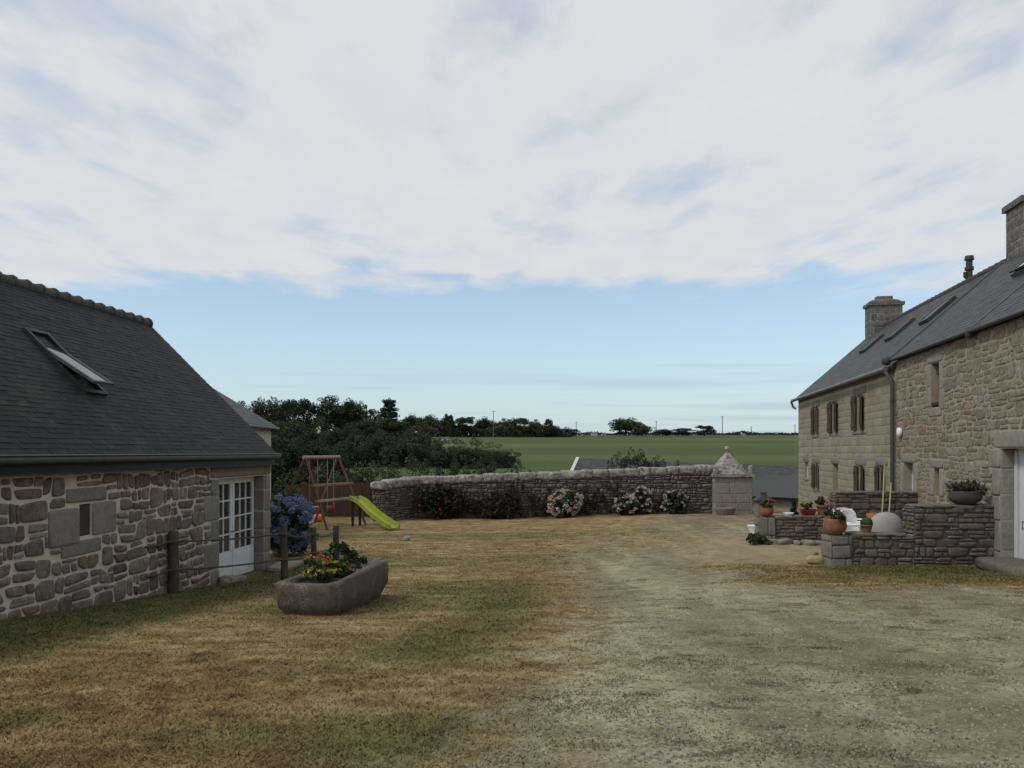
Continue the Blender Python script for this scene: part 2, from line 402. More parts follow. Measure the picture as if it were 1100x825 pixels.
def ground_color(nt):
    a = N(nt, 'ShaderNodeAttribute', attribute_name='zones')
    sep = N(nt, 'ShaderNodeSeparateColor'); L(nt, a.outputs['Color'], sep.inputs[0])
    G, R, F, T = sep.outputs[0], sep.outputs[1], sep.outputs[2], a.outputs['Alpha']
    p = pos(nt)
    nb = noise(nt, .9, 5, .65, p, .4); nm = noise(nt, 3.5, 5, .7, p); nf = noise(nt, 22, 5, .75, p); nvf = noise(nt, 90, 3, .7, p)
    sw = noise(nt, 1.6, 4, .6, pos(nt, (.55, 1.9, 1)), .6)
    dry = ramp(nt, mth(nt, 'ADD', mth(nt, 'MULTIPLY', sw, .55), mth(nt, 'MULTIPLY', nm, .45)), [(.37, (.105, .076, .037)), (.45, (.185, .135, .066)), (.53, (.26, .198, .102)), (.63, (.40, .325, .19))])
    rs = noise(nt, .38, 5, .68, pos(nt, (.8, 1.3, 1)), .7)
    dry = mixc(nt, mth(nt, 'MULTIPLY', mth(nt, 'SUBTRACT', rs, .44, clamp=True), 5.5, clamp=True), dry, mixc(nt, .75, dry, ramp(nt, nm, [(.38, (.10, .062, .028)), (.5, (.185, .116, .056)), (.62, (.28, .195, .105))])))
    grn = ramp(nt, nm, [(.3, (.06, .066, .024)), (.55, (.105, .108, .04)), (.75, (.18, .16, .07))])
    gm = mth(nt, 'ADD', R, mth(nt, 'MULTIPLY', mth(nt, 'SUBTRACT', nb, .5), 1.2))
    gm = mth(nt, 'ADD', gm, mth(nt, 'MULTIPLY', mth(nt, 'SUBTRACT', nm, .5), .7))
    gm = mth(nt, 'MULTIPLY', mth(nt, 'SUBTRACT', gm, .10), 1.9, clamp=True)
    lawn = mixc(nt, gm, dry, grn)
    lawn = mixc(nt, .36, lawn, ramp(nt, nf, [(.3, (.4, .38, .35)), (.65, (1.25, 1.22, 1.15))]), 'MULTIPLY')
    # gravel
    vo = N(nt, 'ShaderNodeTexVoronoi'); vo.inputs['Scale'].default_value = 42; L(nt, p, vo.inputs['Vector'])
    gs = N(nt, 'ShaderNodeSeparateColor'); L(nt, vo.outputs['Color'], gs.inputs[0])
    gcol = ramp(nt, gs.outputs[0], [(0, (.125, .105, .066)), (.4, (.212, .181, .122)), (.8, (.28, .247, .175)), (1, (.40, .36, .275))])
    dust = ramp(nt, nm, [(.38, (.15, .122, .074)), (.5, (.232, .197, .131)), (.62, (.32, .28, .20))])
    mp = N(nt, 'ShaderNodeMapping'); mp.inputs['Rotation'].default_value = (0, 0, math.radians(24)); mp.inputs['Scale'].default_value = (1.1, .16, 1)
    L(nt, p, mp.inputs['Vector']); rut = noise(nt, 1.0, 5, .62, mp.outputs['Vector'], .5)
    gcol = mixc(nt, .55, gcol, dust)
    gcol = mixc(nt, .7, gcol, ramp(nt, rut, [(.36, (.66, .63, .56)), (.5, (.97, .95, .91)), (.62, (1.35, 1.33, 1.29))]), 'MULTIPLY')
    pm = noise(nt, 2.6, 4, .6, pos(nt, (.8, 1.5, 1)), .8)
    moss = mth(nt, 'MULTIPLY', mth(nt, 'SUBTRACT', pm, .585, clamp=True), 11, clamp=True)
    gcol = mixc(nt, mth(nt, 'MULTIPLY', moss, .8), gcol, (.07, .062, .034))
    big = noise(nt, .45, 4, .6, p, .5)
    gcol = mixc(nt, mth(nt, 'MULTIPLY', mth(nt, 'SUBTRACT', big, .5, clamp=True), 3.5, clamp=True), gcol, mixc(nt, .7, gcol, (.13, .10, .05)))
    gcol = mixc(nt, mth(nt, 'MULTIPLY', T, .5), gcol, (.30, .235, .14))
    gg = mth(nt, 'ADD', G, mth(nt, 'MULTIPLY', mth(nt, 'SUBTRACT', nm, .5), 1.5))
    gg = mth(nt, 'ADD', gg, mth(nt, 'MULTIPLY', mth(nt, 'SUBTRACT', nb, .5), 1.5))
    gg = mth(nt, 'MULTIPLY', mth(nt, 'SUBTRACT', gg, .28), 1.9, clamp=True)
    gg = mth(nt, 'MULTIPLY', gg, mth(nt, 'GREATER_THAN', G, .01))
    c = mixc(nt, gg, lawn, gcol)
    # field
    s1 = noise(nt, 1.0, 3, .5, pos(nt, (.004, .025, 1)), .3); s2 = noise(nt, .15, 5, .7, p)
    fc = ramp(nt, s1, [(.35, (.048, .068, .025)), (.5, (.066, .09, .032)), (.65, (.095, .118, .044))])
    fc = mixc(nt, .4, fc, ramp(nt, s2, [(.3, (.6, .6, .6)), (.7, (1.2, 1.2, 1.1))]), 'MULTIPLY')
    c = mixc(nt, F, c, fc)
    return c, nf, nvf, gs, gg, vo
gm_, nt, b = new_mat('ground')
c, nf, nvf, gs, gg, vo = ground_color(nt)
L(nt, c, b.inputs['Base Color']); b.inputs['Roughness'].default_value = .97; b.inputs['Specular IOR Level'].default_value = .1
h = mth(nt, 'ADD', mth(nt, 'MULTIPLY', nf, .8), mth(nt, 'ADD', mth(nt, 'MULTIPLY', nvf, .3), mth(nt, 'MULTIPLY', gs.outputs[1], mth(nt, 'MULTIPLY', gg, .5))))
bump(nt, b, h, .45, .025)
M['ground'] = gm_
gb_, nt, b = new_mat('grass_blades')
c, *_r = ground_color(nt)
c = mixc(nt, .6, c, ramp(nt, island(nt), [(0, (.72, .72, .68)), (.5, (1, 1, .95)), (1, (1.3, 1.27, 1.15))]), 'MULTIPLY')
L(nt, c, b.inputs['Base Color']); b.inputs['Roughness'].default_value = .8; b.inputs['Specular IOR Level'].default_value = .15
M['blades'] = gb_

def axis(dense0, dense1, step, lo, hi, grow):
    a = list(np.arange(dense0, dense1 + 1e-6, step))
    s = step; v = a[-1]
    up = []
    while v < hi: s *= grow; v += s; up.append(min(v, hi))
    s = step; v = a[0]; dn = []
    while v > lo: s *= grow; v -= s; dn.append(max(v, lo))
    return np.array(dn[::-1] + a + up)
gxs = axis(-13, 13, .16, -2500, 2500, 1.14); gys = axis(-3, 36, .16, -60, 3400, 1.07)
XX, YY = np.meshgrid(gxs, gys)
ZZ = gz(XX, YY)
near = (np.abs(XX) < 14) & (YY < 37)
zb = ZZ.copy()
for i in range(ZZ.shape[0]):
    for j in range(ZZ.shape[1]):
        if near[i, j]:
            q = Vector((XX[i, j], YY[i, j], 0))
            zb[i, j] += .03 * mnoise.noise(q * .7) + .014 * mnoise.noise(q * 2.3 + Vector((5, 5, 0))) - .012
ny, nx = XX.shape
idx = np.arange(nx * ny).reshape(ny, nx)
F = np.stack([idx[:-1, :-1], idx[:-1, 1:], idx[1:, 1:], idx[1:, :-1]], -1).reshape(-1, 4)
me = bpy.data.meshes.new('ground')
me.from_pydata(np.stack([XX, YY, zb], -1).reshape(-1, 3).tolist(), [], F.tolist())
me.polygons.foreach_set('use_smooth', [True] * len(F))
me.materials.append(M['ground'])
a = me.color_attributes.new('zones', 'FLOAT_COLOR', 'POINT')
a.data.foreach_set('color', zones(XX, YY).reshape(-1, 4).astype(np.float32).ravel())
g = bpy.data.objects.new('ground', me); COL.objects.link(g); tag(g, kind='structure')
def gzb(x, y):
    q = Vector((x, y, 0))
    return gzf(x, y) + .03 * mnoise.noise(q * .7) + .014 * mnoise.noise(q * 2.3 + Vector((5, 5, 0))) - .012

# short dry grass blades on the lawn
rng = np.random.default_rng(5)
n = 240000
y = 3.4 + 27 * rng.random(n) ** 2.3
x = (-.66 + .98 * rng.random(n)) * y
x = np.concatenate([x, 2.8 + 7.4 * rng.random(60000)]); y = np.concatenate([y, 10.4 + 5.8 * rng.random(60000)]); n = len(x)
z4 = zones(x, y)
keep = (rng.random(n) > z4[:, 0] * 1.15 - .05) & (x > -6.5 + .074 * y) & (rng.random(n) > sstep(20, 30, y))
x, y, z4 = x[keep], y[keep], z4[keep]
n = len(x)
z = np.array([gzb(float(p), float(q)) for p, q in zip(x, y)])
ang = rng.random(n) * 6.283; hh = (.009 + .016 * rng.random(n)) * (1 + .5 * z4[:, 1]); w = .0028 + .0022 * rng.random(n) + .0005 * y
lean = rng.normal(0, .03, (n, 2))
dx, dy = np.cos(ang) * w, np.sin(ang) * w
Q = np.stack([np.stack([x - dx, y - dy, z - .004], -1), np.stack([x + dx, y + dy, z - .004], -1), np.stack([x + lean[:, 0], y + lean[:, 1], z + hh], -1)], 1)
o = quads_mesh('lawn_grass', Q, M['blades'], attr=z4); tag(o, 'short dry straw coloured grass of the lawn', 'grass', kind='stuff')
# loose gravel
n = 26000
y = 3.4 + 9 * rng.random(n) ** 1.6
x = (-.12 + .80 * rng.random(n)) * y
z4 = zones(x, y); keep = rng.random(n) < z4[:, 0] * .95 - .05
x, y = x[keep], y[keep]; n = len(x)
mb = MB(); rr = random.Random(4)
V = []; Fc = []
for i in range(n):
    r = .0045 + .010 * rr.random() ** 3
    zc = gzb(float(x[i]), float(y[i]))
    a0 = rr.random() * 6.28; b0 = len(V)
    for k in range(5):
        V.append((x[i] + r * math.cos(a0 + k * 1.257) * (.8 + .4 * rr.random()), y[i] + r * math.sin(a0 + k * 1.257) * (.8 + .4 * rr.random()), zc - .002))
    for k in range(5):
        V.append((x[i] + r * .6 * math.cos(a0 + k * 1.257), y[i] + r * .6 * math.sin(a0 + k * 1.257), zc + r * (.5 + .4 * rr.random())))
    Fc += [(b0 + k, b0 + (k + 1) % 5, b0 + 5 + (k + 1) % 5, b0 + 5 + k) for k in range(5)] + [tuple(b0 + 5 + k for k in range(5))]
mb.v = V; mb.f = Fc; mb.m = [0] * len(Fc); mb.s = [False] * len(Fc)
M['gravel'] = stone_mat('gravel_pebble', [(.15, .125, .09), (.24, .21, .16), (.19, .17, .135), (.30, .27, .215), (.42, .39, .33)], lich=.1, drk=.15)
o = mb.build('gravel', M['gravel']); tag(o, 'loose grey gravel of the farm track', 'gravel', kind='stuff')
# weed tufts in the gravel
cl = []
r2 = np.random.default_rng(8)
for k in range(170):
    cy = 3.7 + 12 * r2.random() ** 1.5; cx = (-.1 + .75 * r2.random()) * cy
    if zones(cx, cy)[0] < .5: continue
    m = int(25 + 90 * r2.random()); s = .05 + .10 * r2.random()
    px = cx + r2.normal(0, s * 1.5, m); py = cy + r2.normal(0, s * .7, m)
    pz = np.array([gzb(float(p), float(q)) for p, q in zip(px, py)])
    ang = r2.random(m) * 6.28; ww = .006
    cl.append(np.stack([np.stack([px - ww * np.cos(ang), py - ww * np.sin(ang), pz - .003], -1), np.stack([px + ww * np.cos(ang), py + ww * np.sin(ang), pz - .003], -1),
              np.stack([px + r2.normal(0, .02, m), py + r2.normal(0, .02, m), pz + .006 + .014 * r2.random(m)], -1)], 1))
M['weed'] = leaf_mat('weed_leaf', [(.085, .08, .04), (.12, .11, .06), (.15, .125, .075)], patch=2)
o = quads_mesh('gravel_weeds', np.concatenate(cl), M['weed']); tag(o, 'low green weeds growing through the gravel', 'weeds', kind='stuff')

# ------------------------------------------------------------------ masonry
def clip(poly, px, py, nx_, ny_):
    out = []
    n = len(poly)
    for i in range(n):
        a = poly[i]; b = poly[(i + 1) % n]
        da = (a[0] - px) * nx_ + (a[1] - py) * ny_; db = (b[0] - px) * nx_ + (b[1] - py) * ny_
        if da >= 0: out.append(a)
        if (da >= 0) != (db >= 0):
            t = da / (da - db); out.append((a[0] + (b[0] - a[0]) * t, a[1] + (b[1] - a[1]) * t))
    return out
def area(p): return .5 * abs(sum(p[i][0] * p[(i + 1) % len(p)][1] - p[(i + 1) % len(p)][0] * p[i][1] for i in range(len(p))))
def cent(p): return (sum(q[0] for q in p) / len(p), sum(q[1] for q in p) / len(p))
def inset(p, g):
    s = sum(p[i][0] * p[(i + 1) % len(p)][1] - p[(i + 1) % len(p)][0] * p[i][1] for i in range(len(p)))
    out = list(p)
    for i in range(len(p)):
        a = p[i]; b = p[(i + 1) % len(p)]
        dx, dy = b[0] - a[0], b[1] - a[1]; l = math.hypot(dx, dy)
        if l < 1e-6: continue
        nx_, ny_ = (-dy / l, dx / l) if s > 0 else (dy / l, -dx / l)
        out = clip(out, a[0] + nx_ * g, a[1] + ny_ * g, nx_, ny_)
        if len(out) < 3: return []
    return out
def chaikin(p, r):
    out = []
    for i in range(len(p)):
        a = p[i]; b = p[(i + 1) % len(p)]
        out.append((a[0] + (b[0] - a[0]) * r, a[1] + (b[1] - a[1]) * r)); out.append((a[0] + (b[0] - a[0]) * (1 - r), a[1] + (b[1] - a[1]) * (1 - r)))
    return out
def rubble(u0, u1, v0, v1, sx, sy, rnd, jit=.3):
    seeds = []; v = v0
    k = sy / sx * 1.25
    while v < v1:
        h = sy * rnd.uniform(.65, 1.4); u = u0 - rnd.uniform(0, sx)
        while u < u1 + sx:
            w = sx * rnd.uniform(.5, 1.65)
            if w > sx * .8 and rnd.random() < .16:
                seeds.append(((u + w / 2) * k, v + h * .22)); seeds.append(((u + w / 2 + rnd.uniform(-.1, .1) * w) * k, v + h * .8))
            else: seeds.append(((u + w / 2) * k, v + h / 2 + rnd.uniform(-jit, jit) * h))
            u += w
        v += h
    S = np.array(seeds); out = []
    for i in range(len(S)):
        d = np.hypot(S[:, 0] - S[i, 0], S[:, 1] - S[i, 1])
        nb = [j for j in np.argsort(d)[1:22] if d[j] < 4 * sy]
        p = [(u0 * k, v0), (u1 * k, v0), (u1 * k, v1), (u0 * k, v1)]
        for j in nb:
            mx, my = (S[i] + S[j]) / 2; dx, dy = S[i] - S[j]
            p = clip(p, mx, my, dx, dy)
            if len(p) < 3: break
        if len(p) >= 3: out.append([(q[0] / k, q[1]) for q in p])
    return out
def coursed(u0, u1, v0, v1, sx, sy, rnd, wav=.22):
    """roughly coursed rubble: wavy beds, stones split at random, some corners knocked off"""
    out = []; v = v0; beds = [v0]
    while beds[-1] < v1: beds.append(beds[-1] + sy * 1.75 * rnd.uniform(.75, 1.3))
    so = rnd.uniform(0, 99)
    def bed(i, u): return beds[i] + (0 if i == 0 else sy * wav * 1.8 * mnoise.noise(Vector((u / sx * .45, i * 7.3 + so, 0))) + sy * wav * .9 * mnoise.noise(Vector((u / sx * 1.7, i * 3.1 + so, 5))))
    for i in range(len(beds) - 1):
        u = u0 - rnd.uniform(0, sx); sk = 0
        while u < u1:
            w = sx * rnd.choice((.55, .75, .95, 1.1, 1.3, 1.6)) * rnd.uniform(.85, 1.15); sk2 = rnd.uniform(-.16, .16) * sy
            a, b2 = u, u + w
            P = [(a - sk, bed(i, a)), (b2 - sk2, bed(i, b2)), (b2 + sk2, bed(i + 1, b2)), (a + sk, bed(i + 1, a))]
            r = rnd.random(); parts = []
            L_ = lambda p, q, t: (p[0] + (q[0] - p[0]) * t, p[1] + (q[1] - p[1]) * t)
            if r < .60:
                t0, t1 = rnd.uniform(.32, .68), rnd.uniform(-.12, .12)
                m0, m1 = L_(P[0], P[3], t0), L_(P[1], P[2], min(.8, max(.2, t0 + t1)))
                parts = [[P[0], P[1], m1, m0], [m0, m1, P[2], P[3]]]
                if rnd.random() < .45:
                    k = rnd.randrange(2); q = parts.pop(k); t = rnd.uniform(.3, .7); t2 = t + rnd.uniform(-.08, .08)
                    a0, a1 = L_(q[0], q[1], t), L_(q[3], q[2], t2); parts += [[q[0], a0, a1, q[3]], [a0, q[1], q[2], a1]]
            elif r < .72:
                t = rnd.uniform(.35, .65); a0, a1 = L_(P[0], P[1], t), L_(P[3], P[2], t + rnd.uniform(-.12, .12)); parts = [[P[0], a0, a1, P[3]], [a0, P[1], P[2], a1]]
            else: parts = [P]
            for q in parts:
                for k in range(4):
                    if rnd.random() < .38:
                        c_ = q[k] if len(q) == 4 else None
                        if c_ is None: continue
                        ce = cent(q); f = rnd.uniform(.62, .85)
                        pt = (ce[0] + (c_[0] - ce[0]) * f, ce[1] + (c_[1] - ce[1]) * f)
                        nn = (ce[0] - c_[0], (ce[1] - c_[1]) * rnd.uniform(.8, 2.2)); q2 = clip(q, pt[0], pt[1], nn[0], nn[1])
                        if len(q2) >= 3: q = q2
                for (x, y, nx_, ny_) in ((u0, 0, 1, 0), (u1, 0, -1, 0), (0, v0, 0, 1), (0, v1, 0, -1)):
                    if len(q) >= 3: q = clip(q, x, y, nx_, ny_)
                if len(q) >= 3: out.append(q)
            u += w; sk = sk2
    return out
def ashlar(u0, u1, v0, v1, hr, wr, rnd, jit=.01):
    out = []; v = v0
    while v < v1 - .03:
        h = rnd.uniform(*hr); t = min(v1, v + h)
        if v1 - t < hr[0] * .5: t = v1
        u = u0 - rnd.uniform(0, wr[0])
        while u < u1:
            w = rnd.uniform(*wr); a = max(u, u0); bb = min(u + w, u1)
            if bb - a > .04:
                j = lambda: rnd.uniform(-jit, jit)
                out.append([(a + j(), v + j()), (bb + j(), v + j()), (bb + j(), t + j()), (a + j(), t + j())])
            u += w
        v = t
    return out
def cut_holes(polys, holes, mn=.002):
    out = []
    for p in polys:
        for (a, b2, c_, d) in holes:
            us = [q[0] for q in p]; vs = [q[1] for q in p]
            if max(us) <= a or min(us) >= b2 or max(vs) <= c_ or min(vs) >= d: continue
            cu, cv = cent(p)
            opts = [(a - cu, (a, 0, -1, 0)), (cu - b2, (b2, 0, 1, 0)), (c_ - cv, (0, c_, 0, -1)), (cv - d, (0, d, 0, 1))]
            best = max(opts)
            p = clip(p, *best[1])
            if len(p) < 3: break
        if len(p) >= 3 and area(p) > mn: out.append(p)
    return out
def rect_grow(rs, g): return [(a - g, b2 + g, c_ - g, d + g) for a, b2, c_, d in rs]
def stones(mb, org, uv, nv, polys, proud=.03, gap=.012, m=0, rnd=None, rnd_r=.18, simple=False, zdir=(0, 0, 1)):
    org = Vector(org); uv = Vector(uv); nv = Vector(nv); zv = Vector(zdir)
    rnd = rnd or random.Random(1)
    for p in polys:
        q = inset(p, gap * rnd.uniform(.7, 1.4))
        if len(q) < 3 or area(q) < .0008: continue
        q = chaikin(q, rnd_r)
        if not simple and rnd_r > .1: q = chaikin(q, .25)
        c_ = cent(q); n_ = len(q); pr = proud * rnd.uniform(.5, 1.25)
        dm = max(max(a[0] for a in q) - min(a[0] for a in q), max(a[1] for a in q) - min(a[1] for a in q)); lt = min(.06, proud * .6 / dm); tu, tv = rnd.uniform(-lt, lt), rnd.uniform(-lt, lt)
        us_ = [a[0] for a in q]; vs_2 = [a[1] for a in q]; wu = max(us_) - min(us_); wv = max(vs_2) - min(vs_2)
        bv_ = min(.022, .16 * min(wu, wv))
        rings = [(0, .02), (bv_ * .25, -pr * .5), (bv_, -pr * .92)] if simple else [(0, .02), (bv_ * .15, -pr * .45), (bv_ * .55, -pr * .85), (bv_ * 1.6, -pr)]
        vs = []; fs = []
        for s, d in rings:
            for a in q:
                u = c_[0] + (a[0] - c_[0]) * (1 - 2 * s / wu); v = c_[1] + (a[1] - c_[1]) * (1 - 2 * s / wv)
                dd = d if d > 0 else d + (a[0] - c_[0]) * tu + (a[1] - c_[1]) * tv + (0 if simple else rnd.uniform(-.004, .004))
                vs.append(org + uv * u + zv * v - nv * dd)
        for r in range(len(rings) - 1):
            for k in range(n_):
                k2 = (k + 1) % n_
                fs.append((r * n_ + k, r * n_ + k2, (r + 1) * n_ + k2, (r + 1) * n_ + k))
        b0 = (len(rings) - 1) * n_
        fs.append(tuple(range(b0, b0 + n_)))
        mb.add(vs, fs, m, True)
def wall_sheet(mb, org, uv, nv, u0, u1, v0, v1, holes, depth, m=0):
    org = Vector(org); uv = Vector(uv); nv = Vector(nv); Z = Vector((0, 0, 1))
    us = sorted(set([u0, u1] + [h[0] for h in holes] + [h[1] for h in holes])); vs = sorted(set([v0, v1] + [h[2] for h in holes] + [h[3] for h in holes]))
    us = [q for q in us if u0 <= q <= u1]; vs = [q for q in vs if v0 <= q <= v1]
    P = lambda u, v, d=0: org + uv * u + Z * v - nv * d
    for i in range(len(us) - 1):
        for j in range(len(vs) - 1):
            cu, cv = (us[i] + us[i + 1]) / 2, (vs[j] + vs[j + 1]) / 2
            if any(h[0] < cu < h[1] and h[2] < cv < h[3] for h in holes): continue
            mb.quad(P(us[i], vs[j]), P(us[i + 1], vs[j]), P(us[i + 1], vs[j + 1]), P(us[i], vs[j + 1]), m)
    for a, b2, c_, d in holes:
        mb.quad(P(a, c_), P(a, d), P(a, d, depth), P(a, c_, depth), m)
        mb.quad(P(b2, c_), P(b2, d), P(b2, d, depth), P(b2, c_, depth), m)
        mb.quad(P(a, d), P(b2, d), P(b2, d, depth), P(a, d, depth), m)
        mb.quad(P(a, c_), P(b2, c_), P(b2, c_, depth), P(a, c_, depth), m)
def slate_roof(mb, org, av, bv, nv, la, lb, wid, expo, rnd, skip=(), m=0, t=.006):
    """slates laid from the eave (org) along av, up bv"""
    org = Vector(org); av = Vector(av); bv = Vector(bv); nv = Vector(nv)
    rows = int(lb / expo) + 1
    for r in range(rows):
        b0 = r * expo; b1 = min(lb, b0 + expo * 1.9)
        off = (r % 2) * wid / 2 + rnd.uniform(-.01, .01)
        k = -1
        while True:
            a0 = off + k * wid; a1 = a0 + wid - .004; k += 1
            if a0 > la: break
            a0 = max(a0, 0); a1 = min(a1, la)
            if a1 - a0 < .02: continue
            if any(s[0] < (a0 + a1) / 2 < s[1] and s[2] < b0 + expo * .3 < s[3] for s in skip): continue
            up = rnd.uniform(.007, .012); tl = rnd.uniform(-.002, .002); dj = rnd.uniform(-.002, .002)
            P = lambda a, b2, h: org + av * a + bv * b2 + nv * h
            lo = [P(a0, b0 + dj, up - t), P(a1, b0 + dj, up - t + tl), P(a1, b1, 0.001), P(a0, b1, 0.001)]
            hi = [P(a0, b0 + dj, up + .001), P(a1, b0 + dj, up + tl + .001), P(a1, b1, .003), P(a0, b1, .003)]
            mb.hexa(lo + hi, m)

def skylight(parent, org, av, bv, nv, a0, a1, b0, b1, open_ang=0.0, h=.09, fm=None, lab=None, gm=None):
    """roof window: flashing frame, sash and pane; opening tilts the sash about its middle"""
    org = Vector(org); av = Vector(av); bv = Vector(bv); nv = Vector(nv)
    fr = MB(); ca = (a0 + a1) / 2; cb = (b0 + b1) / 2; w = (a1 - a0) / 2; l = (b1 - b0) / 2
    P = lambda a, b2, hh: org + av * a + bv * b2 + nv * hh
    t = .07
    fr.obox(P(a0 + t / 2, cb, h / 2), av * t / 2, bv * l, nv * h / 2); fr.obox(P(a1 - t / 2, cb, h / 2), av * t / 2, bv * l, nv * h / 2)
    fr.obox(P(ca, b0 + t / 2, h / 2 - .004), av * (w - t), bv * t / 2, nv * h / 2); fr.obox(P(ca, b1 - t / 2, h / 2 + .004), av * (w - t), bv * t / 2, nv * h / 2)
    fr.obox(P(ca, cb, .004), av * (w - t), bv * (l - t), nv * .004)
    o = fr.build('skylight', fm or M['metal_dark'], parent)
    c_, s_ = math.cos(open_ang), math.sin(open_ang)
    b2v = bv * c_ + nv * -s_; n2 = nv * c_ + bv * s_
    cc = P(ca, cb, h + .025)
    sa = MB(); ww = w - .015; ll = l - .02; q = .055
    for sg in (-1, 1):
        sa.obox(cc + av * sg * (ww - q / 2), av * q / 2, b2v * ll, n2 * .022)
        sa.obox(cc + b2v * sg * (ll - q / 2), av * (ww - q), b2v * q / 2, n2 * .021)
    sa.build('sash', M['zinc_dark'], o)
    pn = MB(); pn.obox(cc, av * (ww - q), b2v * (ll - q), n2 * .008)
    pn.build('pane', gm or M['skyglass'], o)
    if lab: plabel(o, lab)
    return o

# ------------------------------------------------------------------ cottage on the left
k_ = math.sqrt(1 + .074 ** 2)
CO = Vector((-6.58, 0, 0)); CU = Vector((.074, 1, 0)) / k_; CN = Vector((1, -.074, 0)) / k_   # CN points out to the yard
cy = lambda Y: Y * k_
C = lambda Y, d, z: CO + CU * cy(Y) + CN * d + Vector((0, 0, z))
cot = thing('stone_cottage', 'low stone cottage on the left with dark slate roof and white French door', 'cottage', C(12, -3, 0.2))
rnd = random.Random(11)
Y0, Y1 = 2.0, 17.30
EZ, RZ, RD = 2.56, 5.47, 2.85
door_h = (cy(14.8), cy(17.0), .0, 2.09); niche = (cy(10.6), cy(10.86), 1.46, 1.89)
blocks = [(cy(9.95), niche[0] - .01, 1.36, 1.86), (niche[1] + .01, cy(11.45), 1.44, 1.9), (cy(10.3), cy(11.2), 1.91, 2.12), (cy(10.2), cy(11.1), 1.2, 1.42)]
quo = [(cy(14.45), cy(17.30), 2.10, 2.36)]
z = 0.0; i = 0
for hh in (.42, .5, .4, .46, .31):
    wl = .62 if i % 2 else .34
    quo.append((door_h[0] - wl, door_h[0], z, z + hh)); quo.append((door_h[1], cy(17.30), z, z + hh)); z += hh; i += 1
mb = MB()
wall_sheet(mb, CO, CU, CN, cy(Y0), cy(Y1), -.3, 2.40, [door_h, niche], .3, 1)
polys = coursed(cy(5.5), cy(17.29), -.1, 2.39, .34, .145, rnd, .3)
polys = cut_holes(polys, rect_grow([door_h, niche], .0) + blocks + quo)
stones(mb, CO, CU, CN, polys, .028, .0125, 0, rnd, .12)
blkp = [[(a, c_), (b2, c_), (b2, d), (a, d)] for a, b2, c_, d in blocks + quo]
stones(mb, CO, CU, CN, blkp, .03, .008, 2, rnd, .05)
# reveal stones on the far jamb
jp = [[(.0, q[2]), (.3, q[2]), (.3, q[3]), (.0, q[3])] for q in quo if abs(q[0] - door_h[1]) < 1e-6]
stones(mb, C(17.0, 0, 0), -CN, -CU, jp, .012, .006, 2, rnd, .05)
# gables and back wall
for Yg in (Y0, Y1):
    mb.add([C(Yg, -.001, -.3), C(Yg, -5.7, -.3), C(Yg, -5.7, 2.4), C(Yg, -2.85, 5.3), C(Yg, -.001, 2.4)], [(0, 1, 2, 3, 4)], 1)
mb.quad(C(Y0, -5.7, -.3), C(Y1, -5.7, -.3), C(Y1, -5.7, 2.4), C(Y0, -5.7, 2.4), 1)
gp = ashlar(0, 5.7, -.2, 2.4, (.25, .4), (.3, .7), rnd)
stones(mb, C(17.30, 0, 0), -CN, CU, gp, .03, .01, 2, rnd, .07, True)
cw = mb.build('wall', [M['cottage_stone'], M['cottage_mortar'], M['granite']], cot)
mb = MB(); mb.obox(C(10.73, -.05, 1.675), CU * .128, CN * .03, Vector((0, 0, .215)))
mb.build('blocked_slit', M['dark_wood'], cot)
# roof
ov = .10
bvec = (-CN * (RD + ov) + Vector((0, 0, RZ - EZ))); bl = bvec.length; bvec.normalize(); nvec = CU.cross(bvec).normalized()
if nvec.z < 0: nvec = -nvec
YR0, YR1 = 2.0, 17.45
mb = MB()
e0, e1 = C(YR0, ov, EZ), C(YR1, ov, EZ)
SK = (cy(8.65) - cy(YR0), cy(9.75) - cy(YR0), 1.05, 2.7)
slate_roof(mb, e0, CU, bvec, nvec, cy(YR1) - cy(YR0), bl, .18, .098, rnd, [], 0)
rf = [e0, e1, C(YR1, -RD, RZ), C(YR0, -RD, RZ)]
mb.hexa([p - nvec * .07 for p in rf] + rf, 0)
bk = [C(YR0, -5.7 - ov, EZ), C(YR1, -5.7 - ov, EZ), C(YR1, -RD - .005, RZ), C(YR0, -RD - .005, RZ)]
mb.hexa([p - Vector((0, 0, .1)) for p in bk] + bk, 0)
croof = mb.build('roof', M['slate_dark'], cot)
mb = MB(); yy = YR0
while yy < YR1 - .1:
    ln = .36
    a = C(yy, -RD, RZ - .02); b2 = C(min(yy + ln, YR1), -RD, RZ - .02)
    mb.tube([a, a.lerp(b2, .25), a.lerp(b2, .8), b2], [.085, .10, .11, .12], 10, 0)
    mb.tube([a.lerp(b2, .84), b2 + Vector((0, 0, .01))], [.128, .132], 10, 0)
    yy += ln
mb.build('ridge_tile_row', M['ridge_tile'], croof)
mb = MB()
mb.obox(C((YR0 + YR1) / 2, .03, EZ - .135), CU * (cy(YR1) - cy(YR0)) / 2, CN * .03, Vector((0, 0, .1)))
mb.obox(C((YR0 + YR1) / 2, .08, EZ - .235), CU * (cy(YR1) - cy(YR0) - .01) / 2, CN * .09, Vector((0, 0, .012)))
mb.build('fascia', M['black_paint'], cot)
mb = MB(); a = C(YR0, ov + .04, EZ - .05); b2 = C(YR1 + .03, ov + .04, EZ - .06)
mb.tube([a, b2], .062, 10, 0); mb.tube([a + CN * .06 + Vector((0, 0, .045)), b2 + CN * .06 + Vector((0, 0, .045))], .012, 6, 0)
mb.build('gutter', M['zinc_dark'], cot)
# skylight: (30..108, 352..420)
skylight(cot, e0, CU, bvec, nvec, cy(12.0) - cy(YR0), cy(12.56) - cy(YR0), 1.3, 2.72, math.radians(12), .06, M['black_paint'], 'tilted open roof window with pale reflecting pane')
